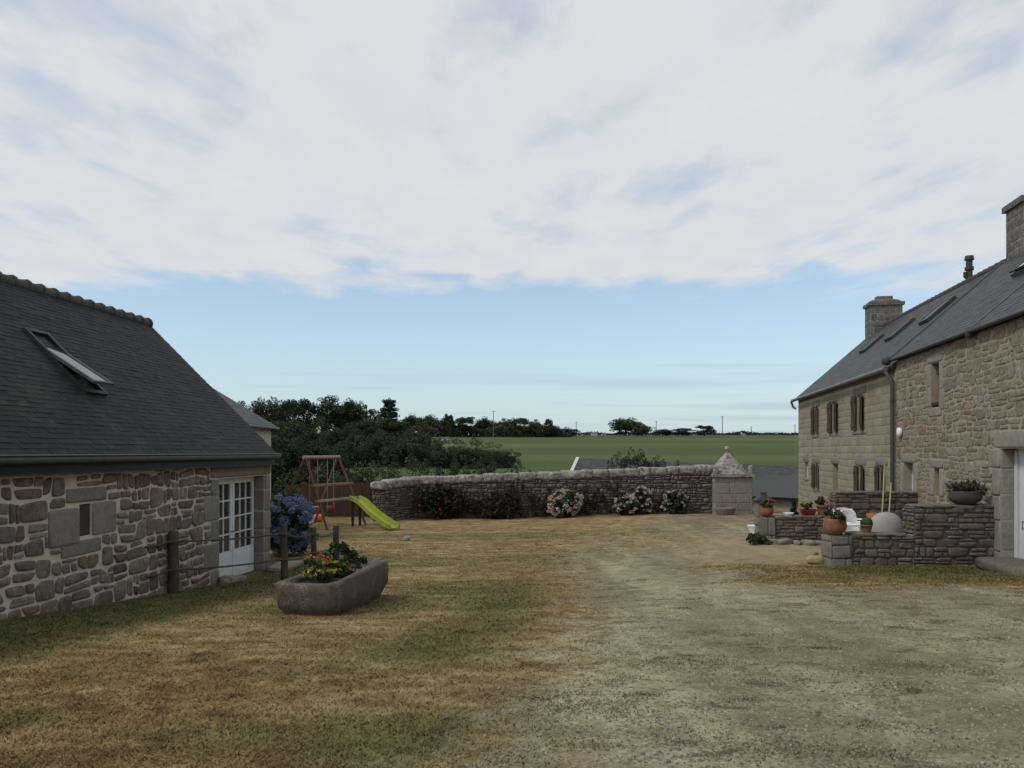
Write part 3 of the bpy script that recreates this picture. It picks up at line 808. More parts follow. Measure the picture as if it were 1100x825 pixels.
# French door, two leaves
for (ya, yb, nm) in ((14.84, 15.88, 0), (15.90, 16.96, 1)):
    mb = MB(); d0 = -.24; w = .085; zt, zb_ = 2.05, .06; zp = .62
    Za = lambda z0, z1, yc, hw: mb.obox(C(yc, d0, (z0 + z1) / 2), CU * hw, CN * .025, Vector((0, 0, (z1 - z0) / 2)))
    Za(zb_, zt, ya + w / 2, w / 2); Za(zb_, zt, yb - w / 2, w / 2)
    Za(zt - .09, zt, (ya + yb) / 2, (yb - ya) / 2 - w); Za(zb_, zp, (ya + yb) / 2, (yb - ya) / 2 - w)
    for k in range(1, 4): mb.obox(C((ya + yb) / 2, d0, zp + (zt - .09 - zp) * k / 4), CU * ((yb - ya) / 2 - w), CN * .016, Vector((0, 0, .014)))
    for k in range(1, 3): mb.obox(C(ya + w + (yb - ya - 2 * w) * k / 3, d0 + .001, (zp + zt - .09) / 2), CU * .013, CN * .014, Vector((0, 0, (zt - .09 - zp) / 2)))
    mb.obox(C((ya + yb) / 2, d0 + .026, .33), CU * ((yb - ya) / 2 - .17), CN * .008, Vector((0, 0, .2)))
    dl = mb.build('door', M['white_paint'], cot)
    mb = MB(); mb.obox(C((ya + yb) / 2, d0 - .012, (zp + zt - .09) / 2), CU * ((yb - ya) / 2 - w), CN * .004, Vector((0, 0, (zt - .09 - zp) / 2)))
    mb.build('pane', M['glass'], dl)
    mb = MB(); mb.tube([C(yb - .05 if nm == 0 else ya + .05, d0 + .03, 1.0), C(yb - .05 if nm == 0 else ya + .05, d0 + .07, 1.0), C(yb - .16 if nm == 0 else ya + .16, d0 + .07, 1.0)], .01, 6)
    mb.build('handle', M['metal_dark'], dl)
mb = MB(); mb.obox(C(15.9, -.24, 2.07), CU * 1.1, CN * .04, Vector((0, 0, .018))); mb.build('door_head', M['white_paint'], cot)
mb = MB(); mb.obox(C(15.9, -.24, .035), CU * 1.1, CN * .05, Vector((0, 0, .025))); mb.build('threshold', M['granite'], cot)
# step slab and stones by the door
mb = MB(); mb.rock(C(17.3, .36, gzf(-5.1, 16.3) + .01), (.6, .26, .06), math.atan2(1, .074), 3, 6, .04)
tag(mb.build('doorstep', M['rock'], loc=C(17.3, .36, gzf(-5.1, 16.3))), 'low grey stone step right of the white French door at the cottage corner', 'doorstep')
for i, (Y, d, s) in enumerate(((14.75, .22, .13), (15.0, .3, .1), (14.5, .25, .09), (15.2, .26, .08))):
    p = C(Y, d, 0); zz = gzf(p.x, p.y)
    mb = MB(); mb.rock((p.x, p.y, zz + s * .35), (s * 1.3, s, s * .7), i, 20 + i, 2.6, .25)
    tag(mb.build('loose_rock', M['rock'], loc=(p.x, p.y, zz)), ['largest pale rock at the foot of the white French door', 'rounded rock just right of the largest one by the French door', 'rock on the left end of the row below the French door', 'smallest rock on the right of the row below the French door'][i], 'rock', 'rocks by the cottage door')

# ------------------------------------------------------------------ second house behind the cottage
hx1, hy0, hy1 = -8.22, 21.0, 27.0
hx0 = hx1 - 7.4; xm = (hx0 + hx1) / 2
hz = gzf(-9, 25)
hh_ = thing('neighbouring_house', 'pale rendered house with slate roof half hidden behind the cottage', 'house', (xm, 24, hz))
mb = MB(); ez, rz = 3.45, 5.75
mb.hexa([(hx0, hy0, hz - .3), (hx1, hy0, hz - .3), (hx1, hy1, hz - .3), (hx0, hy1, hz - .3), (hx0, hy0, ez), (hx1, hy0, ez), (hx1, hy1, ez), (hx0, hy1, ez)])
for y_ in (hy0, hy1): mb.add([(hx0, y_, ez), (hx1, y_, ez), (xm, y_, rz - .15)], [(0, 1, 2)])
mb.build('wall', M['wall_render'], hh_)
mb = MB(); o_ = .14
av = Vector((0, 1, 0)); rb = Vector((xm - hx1 - o_, 0, rz - ez)); rl = rb.length; rb.normalize(); rn = Vector((-rb.z * -1, 0, -rb.x)).normalized()
e_ = Vector((hx1 + o_, hy0 - .1, ez))
slate_roof(mb, e_, av, rb, rn, hy1 - hy0 + .3, rl, .24, .16, rnd)
p = [e_, e_ + av * (hy1 - hy0 + .3), e_ + av * (hy1 - hy0 + .3) + rb * rl, e_ + rb * rl]
mb.hexa([q - rn * .1 for q in p] + p)
p2 = [Vector((2 * xm - q.x - .004, q.y, q.z)) for q in p]; mb.hexa([q - Vector((0, 0, .12)) for q in p2] + p2)
mb.build('roof', M['slate_grey'], hh_)
mb = MB(); mb.tube([e_ + Vector((.05, 0, -.07)), e_ + av * (hy1 - hy0 + .3) + Vector((.05, 0, -.07))], .06, 8)
mb.build('gutter', M['zinc_dark'], hh_)
# ------------------------------------------------------------------ farmhouse on the right
kh = math.sqrt(1 + .165 ** 2)
HO = Vector((7.13, 0, 0)); HU = Vector((.165, 1, 0)) / kh; HN = Vector((-1, .165, 0)) / kh     # HN points out to the yard (left)
hyv = lambda Y: Y * kh
H = lambda Y, d, z: HO + HU * hyv(Y) + HN * d + Vector((0, 0, z))
farm = thing('farmhouse', 'long stone farmhouse on the right with slate roof and two chimneys', 'house', H(24, -3.4, .2))
rnd = random.Random(23)
YF, YS, YN = 36.2, 22.25, 8.0
EF, EN = 4.98, 5.16
# openings: (Y_a, Y_b, z0, z1)
W = dict(u1=(31.95, 33.1, 3.29, 4.43), u2=(28.75, 30.15, 3.29, 4.45), u3=(25.35, 26.7, 3.29, 4.47),
         l0=(34.1, 34.8, 1.43, 2.12), l1=(31.9, 33.0, 1.08, 2.12), l2=(28.85, 29.65, .22, 2.14), l3=(25.3, 26.4, 1.1, 2.14), l4=(23.15, 24.05, 1.2, 2.17))
Wn = dict(slit=(19.0, 19.55, 3.68, 4.76), win=(20.75, 21.6, 1.28, 2.3), slit2=(19.0, 19.36, 1.52, 2.19), door=(12.9, 15.75, .18, 2.66))
def hr(w, sh=False):
    c_ = (hyv(w[0]) + hyv(w[1])) / 2; h_ = (hyv(w[1]) - hyv(w[0])) / 2 * (.44 if sh else 1)
    return (c_ - h_, c_ + h_, w[2], w[3])
mb = MB()
hf = [hr(w, kx not in ('l0', 'l2')) for kx, w in W.items()]
wall_sheet(mb, HO, HU, HN, hyv(YS), hyv(YF), -.6, EF - .02, hf, .28, 1)
sur = []
for kx, w in W.items():
    a, b2, c_, d = hr(w)
    sur.append((a - .14, b2 + .14, d, d + .26))
    if kx != 'l2': sur.append((a - .1, b2 + .1, c_ - .14, c_))
ap = ashlar(hyv(YS), hyv(YF), .0, EF - .02, (.2, .31), (.32, .75), rnd, .008)
ap = cut_holes(ap, hf + sur)
stones(mb, HO, HU, HN, ap, .008, .005, 0, rnd, .05, True)
stones(mb, HO, HU, HN, [[(a, c_), (b2, c_), (b2, d), (a, d)] for a, b2, c_, d in sur], .03, .006, 2, rnd, .05, True)
mb.add([H(YF, -.001, -.6), H(YF, -6.9, -.6), H(YF, -6.9, EF), H(YF, -3.45, 8.1), H(YF, -.001, EF)], [(0, 1, 2, 3, 4)], 1)
mb.quad(H(YF, -6.9, -.6), H(YN, -6.9, -.6), H(YN, -6.9, EF), H(YF, -6.9, EF), 1)
plabel(mb.build('wall', [M['house_ashlar'], M['house_mortar'], M['granite']], farm), 'regular pale ashlar front of the far half')
mb = MB()
hn = [hr(w) for w in Wn.values()]
wall_sheet(mb, HO, HU, HN, hyv(YN), hyv(YS), -.6, EN - .02, hn, .3, 1)
sur = [(hyv(19.0) - .3, hyv(19.0), 3.6, 4.1), (hyv(19.0) - .22, hyv(19.0), 4.1, 4.76), (hyv(19.55), hyv(19.55) + .25, 3.7, 4.2), (hyv(19.55), hyv(19.55) + .32, 4.2, 4.76), (hyv(18.8), hyv(19.75), 4.77, 4.98), (hyv(18.85), hyv(19.7), 3.45, 3.67),
       (hyv(20.55), hyv(21.8), 2.31, 2.55), (hyv(20.6), hyv(21.75), 1.1, 1.27), (hyv(20.5), hyv(20.75), 1.28, 2.3), (hyv(21.6), hyv(21.85), 1.28, 2.3),
       (hyv(18.75), hyv(19.6), 2.2, 2.42), (hyv(19.36), hyv(19.65), 1.52, 2.19), (hyv(18.72), hyv(19.0), 1.52, 2.19),
       (hyv(12.4), hyv(16.05), 2.67, 3.02)]
z = .1
for i, hh in enumerate((.5, .62, .5, .55, .4)):
    wl = .55 if i % 2 == 0 else .36
    sur.append((hyv(15.75), hyv(15.75) + wl, z, min(2.66, z + hh))); z += hh
rp = coursed(hyv(YN), hyv(YS), .0, EN - .02, .35, .15, rnd, .32)
rp = cut_holes(rp, hn + sur)
stones(mb, HO, HU, HN, rp, .014, .009, 0, rnd, .12)
stones(mb, HO, HU, HN, [[(a, c_), (b2, c_), (b2, d), (a, d)] for a, b2, c_, d in sur], .03, .006, 2, rnd, .05)
jp = []; z = .15
for hh in (.48, .6, .52, .5, .4): jp.append([(0, z), (.28, z), (.28, min(2.66, z + hh)), (0, min(2.66, z + hh))]); z += hh
stones(mb, H(15.75, 0, 0), -HN, -HU, jp, .012, .006, 2, rnd, .05)
mb.add([H(YN, -.001, -.6), H(YN, -6.9, -.6), H(YN, -6.9, EN), H(YN, -3.45, 8.1), H(YN, -.001, EN)], [(0, 1, 2, 3, 4)], 1)
plabel(mb.build('wall', [M['house_rubble'], M['house_mortar'], M['house_granite']], farm), 'mottled rubble front of the near half')
# roofs
def house_roof(Ya, Yb, ez, rz, ov, nm, lab):
    ra = H(Ya, ov, ez); al = hyv(Yb) - hyv(Ya)
    bv = (-HN * (3.45 + ov) + Vector((0, 0, rz - ez))); l = bv.length; bv.normalize(); nv = HU.cross(bv).normalized()
    if nv.z < 0: nv = -nv
    mb = MB()
    slate_roof(mb, ra, HU, bv, nv, al, l, .24, .15, rnd)
    p = [ra, H(Yb, ov, ez), H(Yb, -3.45, rz), H(Ya, -3.45, rz)]
    mb.hexa([q - nv * .09 for q in p] + p)
    q = [H(Ya, -6.9 - ov, ez), H(Yb, -6.9 - ov, ez), H(Yb, -3.455, rz), H(Ya, -3.455, rz)]
    mb.hexa([r_ - Vector((0, 0, .12)) for r_ in q] + q)
    o = mb.build('roof', M['slate_grey'], farm); plabel(o, lab)
    mb = MB(); y = Ya
    while y < Yb - .05:
        a = H(y, -3.45, rz - .02); b2 = H(min(y + .4, Yb), -3.45, rz - .02)
        mb.tube([a, b2], [.10, .13], 8); y += .4
    mb.build('ridge_tile_row', M['ridge_tile'], o)
    return o, ra, bv, nv
rfF, raF, bvF, nvF = house_roof(YS, YF + .2, EF, 8.15, .16, 'far', 'slate roof of the far half, a little lower')
rfN, raN, bvN, nvN = house_roof(YN, YS + .06, EN + .04, 8.38, .14, 'near', 'slate roof of the near half, a little higher')
mb = MB()   # lead edge where the two roofs step
p0 = raN + HU * (hyv(YS + .1) - hyv(YN)); lenN = 4.85
mb.obox(p0 + bvN * lenN / 2 - nvN * .02, HU * .035, bvN * lenN / 2, nvN * .065)
mb.obox(p0 + bvN * 2.1 + HU * .24 - nvN * .125, HU * .07, bvN * .45, nvN * .02)
mb.build('roof_step', M['lead'], rfN)
mb = MB(); mb.obox(raN + HU * (hyv(16.9) - hyv(YN)) + bvN * 2.2 + nvN * .014, HU * .05, bvN * 2.2, nvN * .012)
mb.build('flashing_strip', M['lead'], rfN)
for (Ya, Yb, b0, b1) in ((31.2, 32.0, 2.3, 3.25), (28.0, 28.8, 2.35, 3.4), (24.7, 25.5, 2.45, 3.55)):
    skylight(farm, raF, HU, bvF, nvF, hyv(Ya) - hyv(YS), hyv(Yb) - hyv(YS), b0, b1, math.radians(0), .07, gm=M['dimglass'])
skylight(farm, raN, HU, bvN, nvN, hyv(17.5) - hyv(YN), hyv(18.65) - hyv(YN), 2.15, 3.3, math.radians(3), .10, M['zinc'], 'pale roof window at the right edge')
# chimneys
def chimney(Y, dc, wu, wd, z0, z1, cap, lab, rndc):
    mb = MB(); c = H(Y, dc, 0)
    hu, hd = wu / 2, wd / 2
    base = c + Vector((0, 0, z0)); 
    mb.obox(c + Vector((0, 0, (z0 + z1) / 2)), HU * hu, HN * hd, Vector((0, 0, (z1 - z0) / 2)), 1)
    for (og, uv_, nv_, w) in ((c - HN * hd - HU * hu, HN, -HU, wd), (c - HU * hu + HN * hd, HU, HN, wu), (c + HU * hu + HN * hd, -HN, HU, wd)):
        stones(mb, og, uv_, nv_, ashlar(0, w, z0, z1, (.2, .36), (.25, .55), rndc, .012), .012, .005, 0, rndc, .07, True)
    o = mb.build('chimney', [M['chimney'], M['house_mortar']], farm); plabel(o, lab)
    mb = MB()
    if cap == 'round':
        mb.obox(c + Vector((0, 0, z1 + .07)), HU * (hu + .07), HN * (hd + .08), Vector((0, 0, .07)))
        mb.rock(c + Vector((0, 0, z1 + .12)), (hd + .02, hu + .02, .17), math.atan2(-.165, 1) , 5, 4, .05)
        mb.obox(c + Vector((0, 0, z1 + .34)), HU * .2, HN * (hd * .5), Vector((0, 0, .1)))
    else:
        mb.obox(c + Vector((0, 0, z1 + .08)), HU * (hu + .08), HN * (hd + .08), Vector((0, 0, .08)))
    mb.build('chimney_cap', M['chimney'], o)
rndc = random.Random(3)
chimney(35.45, -3.45, .9, 1.3, 7.2, 8.98, 'round', 'far stone chimney with rounded cap', rndc)
chimney(21.6, -3.45, 1.0, 1.35, 7.4, 9.12, 'flat', 'near stone chimney with flat cap', rndc)
mb = MB(); p = H(26.3, -3.45, 7.88)
mb.tube([p, p + Vector((0, 0, .95))], .1, 10); mb.tube([p + Vector((0, 0, .62)), p + Vector((0, 0, .72))], .14, 10); mb.tube([p + Vector((0, 0, .95)), p + Vector((0, 0, 1.08))], [.15, .13], 10)
mb.tube([p + Vector((-.1, -.03, .35)), p + Vector((-.16, -.03, .4)), p + Vector((-.16, -.03, .55))], .05, 8)
mb.build('vent_pipe', M['metal_dark'], farm)
# gutters and downpipes
mb = MB(); mb.tube([H(YS + .1, .25, EF - .04), H(YF + .15, .25, EF - .05)], .07, 10)
mb.tube([H(YF + .15, .25, EF - .05), H(YF + .22, .27, EF - .12), H(YF + .22, .2, EF - .32), H(YF + .12, .1, EF - .42)], .055, 8)
mb.build('gutter', M['zinc'], farm)
mb = MB(); mb.tube([H(YS + .2, .25, EF - .08), H(YS + .08, .2, EF - .22), H(YS + .02, .1, EF - .4), H(YS + .02, .1, .2)], .055, 10)
for zz in (1.4, 2.8, 4.0): mb.tube([H(YS + .02, .1, zz), H(YS + .02, .1, zz + .06)], .068, 10)
mb.build('downpipe', M['zinc_dark'], farm)
mb = MB(); mb.tube([H(YN, .16, EN), H(YS + .02, .16, EN)], .045, 8)
mb.rock(H(YS + .12, .22, EN - .0), (.12, .14, .12), 0, 4, 2.5, .2)
plabel(mb.build('gutter', M['metal_dark'], farm), 'thin dark gutter of the near half')
mb = MB(); mb.rock(H(16.9, .12, EN - .02), (.09, .09, .12), 0, 6, 2.5, .2); mb.build('gutter_bracket', M['metal_dark'], farm)
# windows
def window(w, shutters=True, pane='curtain', recess=.14):
    Ya, Yb, z0, z1 = w; yc = (Ya + Yb) / 2; full = hyv(Yb) - hyv(Ya); hw = full / 2 * (.44 if shutters else 1); zc = (z0 + z1) / 2; hz_ = (z1 - z0) / 2
    mb = MB(); t = .05; V = Vector((0, 0, 1)); c = H(yc, -recess, zc)
    for sg in (-1, 1):
        mb.obox(c + HU * sg * (hw - t / 2), HU * t / 2, HN * .03, V * hz_); mb.obox(c + V * sg * (hz_ - t / 2), HU * (hw - t), HN * .029, V * t / 2)
    mb.obox(c, HU * .03, HN * .027, V * (hz_ - t))
    for k in (-.33, .33): mb.obox(c + V * hz_ * k, HU * (hw - t), HN * .02, V * .012)
    o = mb.build('window', M['shutter'] if shutters else M['white_paint'], farm)
    mb = MB(); mb.obox(c - HN * .015, HU * (hw - t), HN * .004, V * (hz_ - t)); mb.build('pane', M[pane], o)
    if shutters:
        for sg in (-1, 1):
            mb = MB(); lw = full * .275
            ang = math.radians(7 if sg > 0 else 10)
            dv = (HU * sg * math.cos(ang) + HN * math.sin(ang)); nn = (HN * math.cos(ang) - HU * sg * math.sin(ang))
            c2 = H(yc, .045, zc) + HU * sg * (hw - .02) + dv * lw / 2
            for k in range(3): mb.obox(c2 + dv * lw / 3 * (k - 1), dv * (lw / 6 - .004), nn * .016, V * (hz_ - .01))
            for k in (-.7, .7): mb.obox(c2 + V * hz_ * k + nn * .028, dv * (lw / 2 - .02), nn * .011, V * .05)
            zz = Vector(c2) + nn * .028
            mb.obox(zz, (dv * (lw / 2 - .03) + V * hz_ * .62) , nn * .010, (V * (lw / 2) - dv * hz_ * .62).normalized() * .035)
            mb.build('shutter', M['shutter'], o)
    return o
for kx in ('u1', 'u2', 'u3', 'l1', 'l3', 'l4'): window(W[kx])
window(W['l0'], False, 'glass'); 
mb = MB(); w = W['l2']; mb.obox(H(29.25, -.2, 1.18), HU * .4, HN * .03, Vector((0, 0, .96)))
for k in range(5): mb.obox(H(28.95 + .15 * k, -.165, 1.15), HU * .06, HN * .008, Vector((0, 0, .85)))
plabel(mb.build('door', M['door_grey'], farm), 'plain grey plank door')
window(Wn['win'], False, 'curtain', .24)
for kx in ('slit', 'slit2'):
    Ya, Yb, z0, z1 = Wn[kx]
    mb = MB(); c = H((Ya + Yb) / 2, -.2, (z0 + z1) / 2); hw = (hyv(Yb) - hyv(Ya)) / 2
    mb.obox(c, HU * hw, HN * .02, Vector((0, 0, (z1 - z0) / 2)))
    mb.obox(c + HN * .05 + Vector((0, 0, (z1 - z0) * .3)), HU * hw, HN * .03, Vector((0, 0, .03)))
    if kx == 'slit': mb.obox(c + HN * .1 - Vector((0, 0, (z1 - z0) * .42)), HU * hw, HN * .1, Vector((0, 0, .03)))
    plabel(mb.build('slit_window', M['dark_wood'], farm), 'tall upper slit window' if kx == 'slit' else 'narrow lower slit window')
# wide doorway
mb = MB(); V = Vector((0, 0, 1))
mb.obox(H(15.68, -.28, 1.4), HU * .06, HN * .04, V * 1.24); mb.obox(H(14.3, -.28, 2.6), HU * 1.3, HN * .038, V * .06)
for k in range(9): mb.obox(H(15.44 - .3 * k, -.29, 1.36), HU * .148, HN * .022, V * 1.18)
o = mb.build('door', M['white_paint'], farm); plabel(o, 'white painted wide door at the right edge')
mb = MB(); mb.tube([H(15.3, -.26, 1.25), H(15.3, -.2, 1.25), H(15.3, -.2, 1.1), H(15.3, -.26, 1.1)], .012, 6); mb.build('handle', M['metal_dark'], o)
# round white wall lamp / disc
mb = MB(); c = H(21.75, .06, 3.13)
pts = []
for r, d in ((.0, .07), (.07, .066), (.12, .05), (.135, .0), (.12, -.03)):
    pts.append([c + (HU * math.cos(a) + V * math.sin(a)) * r + HN * d for a in np.linspace(0, 2 * math.pi, 20, endpoint=False)])
vs = [q for r in pts for q in r]
mb.add(vs, [(i * 20 + k, i * 20 + (k + 1) % 20, (i + 1) * 20 + (k + 1) % 20, (i + 1) * 20 + k) for i in range(4) for k in range(20)], 0, True)
mb.obox(c - HN * .05, HU * .03, HN * .04, V * .03)
mb.build('white_wall_disc', M['white_plastic'], farm)
mb = MB(); mb.rock((9.35, 14.7, gzf(9.35, 14.7) + .06), (.42, .95, .13), -.16, 8, 5, .06)
tag(mb.build('doorstep', M['terrace_stone'], loc=(9.35, 14.7, gzf(9.35, 14.7))), 'dark worn stone step below the white door of the farmhouse', 'doorstep')

# ------------------------------------------------------------------ walls
def wall_faces(mb, A, B, th, zb, ztA, ztB, cells, rnd, proud=.035, gap=.012, ends=(True, True), simple=False, rr=.15, m=0, mj=1):
    A = Vector((*A, 0)); B = Vector((*B, 0)); t = (B - A); ln = t.length; t.normalize(); n = Vector((t.y, -t.x, 0))   # n: right-hand side of A->B
    zbA = zb; V = Vector((0, 0, 1)); h = th / 2
    lo = [A + n * h, B + n * h, B - n * h, A - n * h]
    mb.hexa([p + V * zb for p in lo] + [lo[0] + V * ztA, lo[1] + V * ztB, lo[2] + V * ztB, lo[3] + V * ztA], mj)
    sl = (ztB - ztA) / ln
    for og, uv_, nv_, w, za, s_ in ((A + n * h, t, n, ln, ztA, sl), (B - n * h, -t, -n, ln, ztB, -sl)):
        ps = cells(0, w, zb, max(ztA, ztB))
        ps = [clip(p, 0, za, s_, -1) for p in ps]; ps = [p for p in ps if len(p) > 2]
        stones(mb, og, uv_, nv_, ps, proud, gap, m, rnd, rr, simple)
    if ends[0]: stones(mb, A - n * h, n, -t, cells(0, th, zb, ztA), proud, gap, m, rnd, rr, simple)
    if ends[1]: stones(mb, B + n * h, -n, t, cells(0, th, zb, ztB), proud, gap, m, rnd, rr, simple)
    return t, n, ln
def coping(mb, A, B, th, zA, zB, rnd, lr=(.35, .7), hh=(.11, .16), over=.08, m=0, seed=0):
    A = Vector((*A, 0)); B = Vector((*B, 0)); t = B - A; ln = t.length; t.normalize(); u = 0; rot = math.atan2(t.y, t.x); i = seed
    while u < ln:
        w = min(rnd.uniform(*lr), ln - u + .1); p = A + t * (u + w / 2); f = (u + w / 2) / ln
        h_ = rnd.uniform(*hh)
        mb.rock((p.x, p.y, zA + (zB - zA) * f + h_ * .55), (w / 2 * 1.12, th / 2 + over * rnd.uniform(.6, 1.1), h_), rot + rnd.uniform(-.02, .02), i, 5, .16, 2.2, m, 6)
        u += w; i += 1
rnd = random.Random(31)
yw = thing('enclosing_wall', 'long rubble wall with pale lichen covered coping at the back of the yard', 'wall', (2, 31.6, 0))
mb = MB(); cells = lambda a, b2, c_, d: coursed(a, b2, c_, d, .25, .10, rnd)
wall_faces(mb, (-4.15, 32.0), (7.95, 31.6), .5, -.5, 1.34, 1.84, cells, rnd, .04, .012, simple=True)
wall_faces(mb, (-5.1, 30.3), (-4.15, 31.9), .6, -.5, 1.24, 1.34, cells, rnd, .04, .012, simple=True)
mb.build('wall_face', [M['yard_stone'], M['yard_joint']], yw)
mb = MB(); coping(mb, (-4.3, 32.0), (7.95, 31.6), .5, 1.29, 1.80, rnd, (.4, 1.0), (.165, .185))
coping(mb, (-5.16, 30.2), (-4.1, 32.0), .6, 1.19, 1.30, rnd, (.4, .9), (.165, .185), seed=60)
mb.build('coping', M['coping'], yw)
# pillar
px0, px1, py0, py1 = 7.93, 9.42, 31.0, 32.4
pl = thing('gate_pillar', 'square granite pillar with stepped pyramid cap and ball finial', 'pillar', ((px0 + px1) / 2, 31.7, .1))
mb = MB(); cx_, cy_ = (px0 + px1) / 2, (py0 + py1) / 2
mb.box((cx_, cy_, .6), (1.47, 1.38, 2.0), 1)
big = lambda a, b2, c_, d: ashlar(a, b2, c_, d, (.3, .45), (.4, .8), rnd, .008)
for og, uv_, nv_, w in (((px0, py0, 0), (1, 0, 0), (0, -1, 0), px1 - px0), ((px1, py0, 0), (0, 1, 0), (1, 0, 0), py1 - py0), ((px0, py1, 0), (0, -1, 0), (-1, 0, 0), py1 - py0)):
    stones(mb, og, uv_, nv_, big(0, w, -.1, 1.6), .004, .002, 0, rnd, .04, True)
mb.build('pillar_body', [M['house_granite'], M['house_granite']], pl)
mb = MB()
mb.box((cx_, cy_, 1.66), (1.62, 1.55, .12))
prof = [(.74, 1.70), (.54, 1.93), (.34, 2.2), (.17, 2.42), (.07, 2.55)]
vs = []; fs = []
for r, zz in prof:
    for k in range(16):
        a = 2 * math.pi * (k + .5) / 16; q = max(abs(math.cos(a)), abs(math.sin(a)))
        jj = 1 + .03 * mnoise.noise(Vector((math.cos(a) * 3, math.sin(a) * 3, zz * 4)))
        vs.append((cx_ - .05 + r * math.cos(a) / q * jj, cy_ + r * math.sin(a) / q * .95 * jj, zz))
for i in range(len(prof) - 1):
    for k in range(16): fs.append((i * 16 + k, i * 16 + (k + 1) % 16, (i + 1) * 16 + (k + 1) % 16, (i + 1) * 16 + k))
fs.append(tuple(range(64, 80))); mb.add(vs, fs, 0)
for sx in (-1, 1):
    for sy in (-1, 1): mb.rock((cx_ + sx * .69, cy_ + sy * .66, 1.86), (.10, .10, .2), 0, sx * 2 + sy + 9, 3.5, .12)
o = mb.build('pyramid_cap', M['coping'], pl)
mb = MB(); mb.tube([(cx_ - .05, cy_, 2.52), (cx_ - .05, cy_, 2.64)], [.07, .06], 10); mb.rock((cx_ - .05, cy_, 2.72), (.12, .12, .10), 0, 3, 2.1, .08)
mb.build('ball_finial', M['coping'], o)
# small stone basin at the pillar
mb = MB(); zz = gzf(8.2, 30.6)
mb.lathe((8.25, 30.6, zz), [(.28, 0), (.36, .22), (.37, .27), (.31, .27), (.27, .1), (.0, .1)], 20, 0, 1.1, .8)
tag(mb.build('stone_basin', M['granite'], loc=(8.25, 30.6, zz)), 'small stone basin on the grass at the foot of the pyramid capped pillar', 'basin')

# terrace walls
rnd = random.Random(41)
dry = lambda a, b2, c_, d: coursed(a, b2, c_, d, .36, .095, rnd, .14)
bigd = lambda a, b2, c_, d: rubble(a, b2, c_, d, .34, .19, rnd, .2)
def terrace_wall(name, label, Yc, xa, xb, xc, zlow, zhigh, cells):
    o = thing(name, label, 'wall', ((xa + xc) / 2, Yc, .2), 'terrace walls of the farmhouse')
    g0 = -.2; sl = 0.0 if Yc < 18 else -.07
    P = lambda x: (x, Yc + sl * (x - xa))
    mb = MB()
    wall_faces(mb, P(xa + .42), P(xb), .45, g0, zlow, zlow, cells, rnd, .03, .008)
    wall_faces(mb, P(xb), P(xc), .46, g0, zhigh, zhigh, cells, rnd, .03, .008)
    mb.build('wall_face', [M['terrace_stone'], M['terrace_joint']], o)
    mb = MB(); bg = lambda a, b2, c_, d: ashlar(a, b2, c_, d, (.25, .36), (.4, .6), rnd, .01)
    wall_faces(mb, P(xa), P(xa + .42), .52, g0, zlow + .01, zlow + .01, bg, rnd, .02, .007, rr=.07)
    mb.build('end_pier', [M['granite'], M['terrace_joint']], o)
    mb = MB(); coping(mb, P(xb + .05), P(xc - .1), .46, zhigh - .01, zhigh - .01, rnd, (.4, .8), (.035, .05), .04)
    coping(mb, P(xa + .45), P(xb - .2), .45, zlow - .01, zlow - .01, rnd, (.3, .6), (.03, .05), .03, seed=40)
    mb.build('capstone_row', M['terrace_stone'], o)
    return P
PN = terrace_wall('terrace_wall', 'near dry stone terrace wall stepping up to the farmhouse beside the white door', 16.25, 6.46, 8.15, 9.84, .88, 1.46, dry)
PF = terrace_wall('terrace_wall', 'far dry stone terrace wall stepping up to the farmhouse behind the white chairs', 21.0, 6.5, 8.45, 10.6, .86, 1.5, dry)

# ------------------------------------------------------------------ leaf clouds
def leaf_quads(centers, radii, per, size, rng, flat=1.0, diamond=True, up=0.0):
    centers = np.asarray(centers, float); n = len(centers)
    cid = np.repeat(np.arange(n), per)
    m = len(cid)
    d = rng.normal(size=(m, 3)); d /= np.linalg.norm(d, axis=1)[:, None]
    r = (.35 + .65 * rng.random(m)) ** .5
    R = np.asarray(radii, float)
    R = R[cid] if R.ndim else np.full(m, float(R))
    p = centers[cid] + d * (r * R)[:, None] * np.array([1, 1, flat])
    a = rng.normal(size=(m, 3)); a[:, 2] *= .6; a += d * .3; a[:, 2] += up; a /= np.linalg.norm(a, axis=1)[:, None]
    b = np.cross(a, rng.normal(size=(m, 3))); b /= np.linalg.norm(b, axis=1)[:, None]
    s = size * (.6 + .8 * rng.random(m))[:, None]
    return np.stack([p - a * s, p + b * s * .55, p + a * s, p - b * s * .55], 1)
def envelope(n, rx, ry, rz, rng, z0=0.0, lump=.25, shell=.45, bottom=-.5):
    out = []
    seed = Vector((rng.random() * 50, rng.random() * 50, 0))
    while len(out) < n:
        d = rng.normal(size=3); d /= np.linalg.norm(d)
        if d[2] < bottom: continue
        k = 1 + lump * 1.6 * mnoise.noise(Vector(d) * 1.7 + seed)
        r = (shell + (1 - shell) * rng.random()) * k
        out.append((d[0] * rx * r, d[1] * ry * r, z0 + d[2] * rz * r))
    return np.array(out)
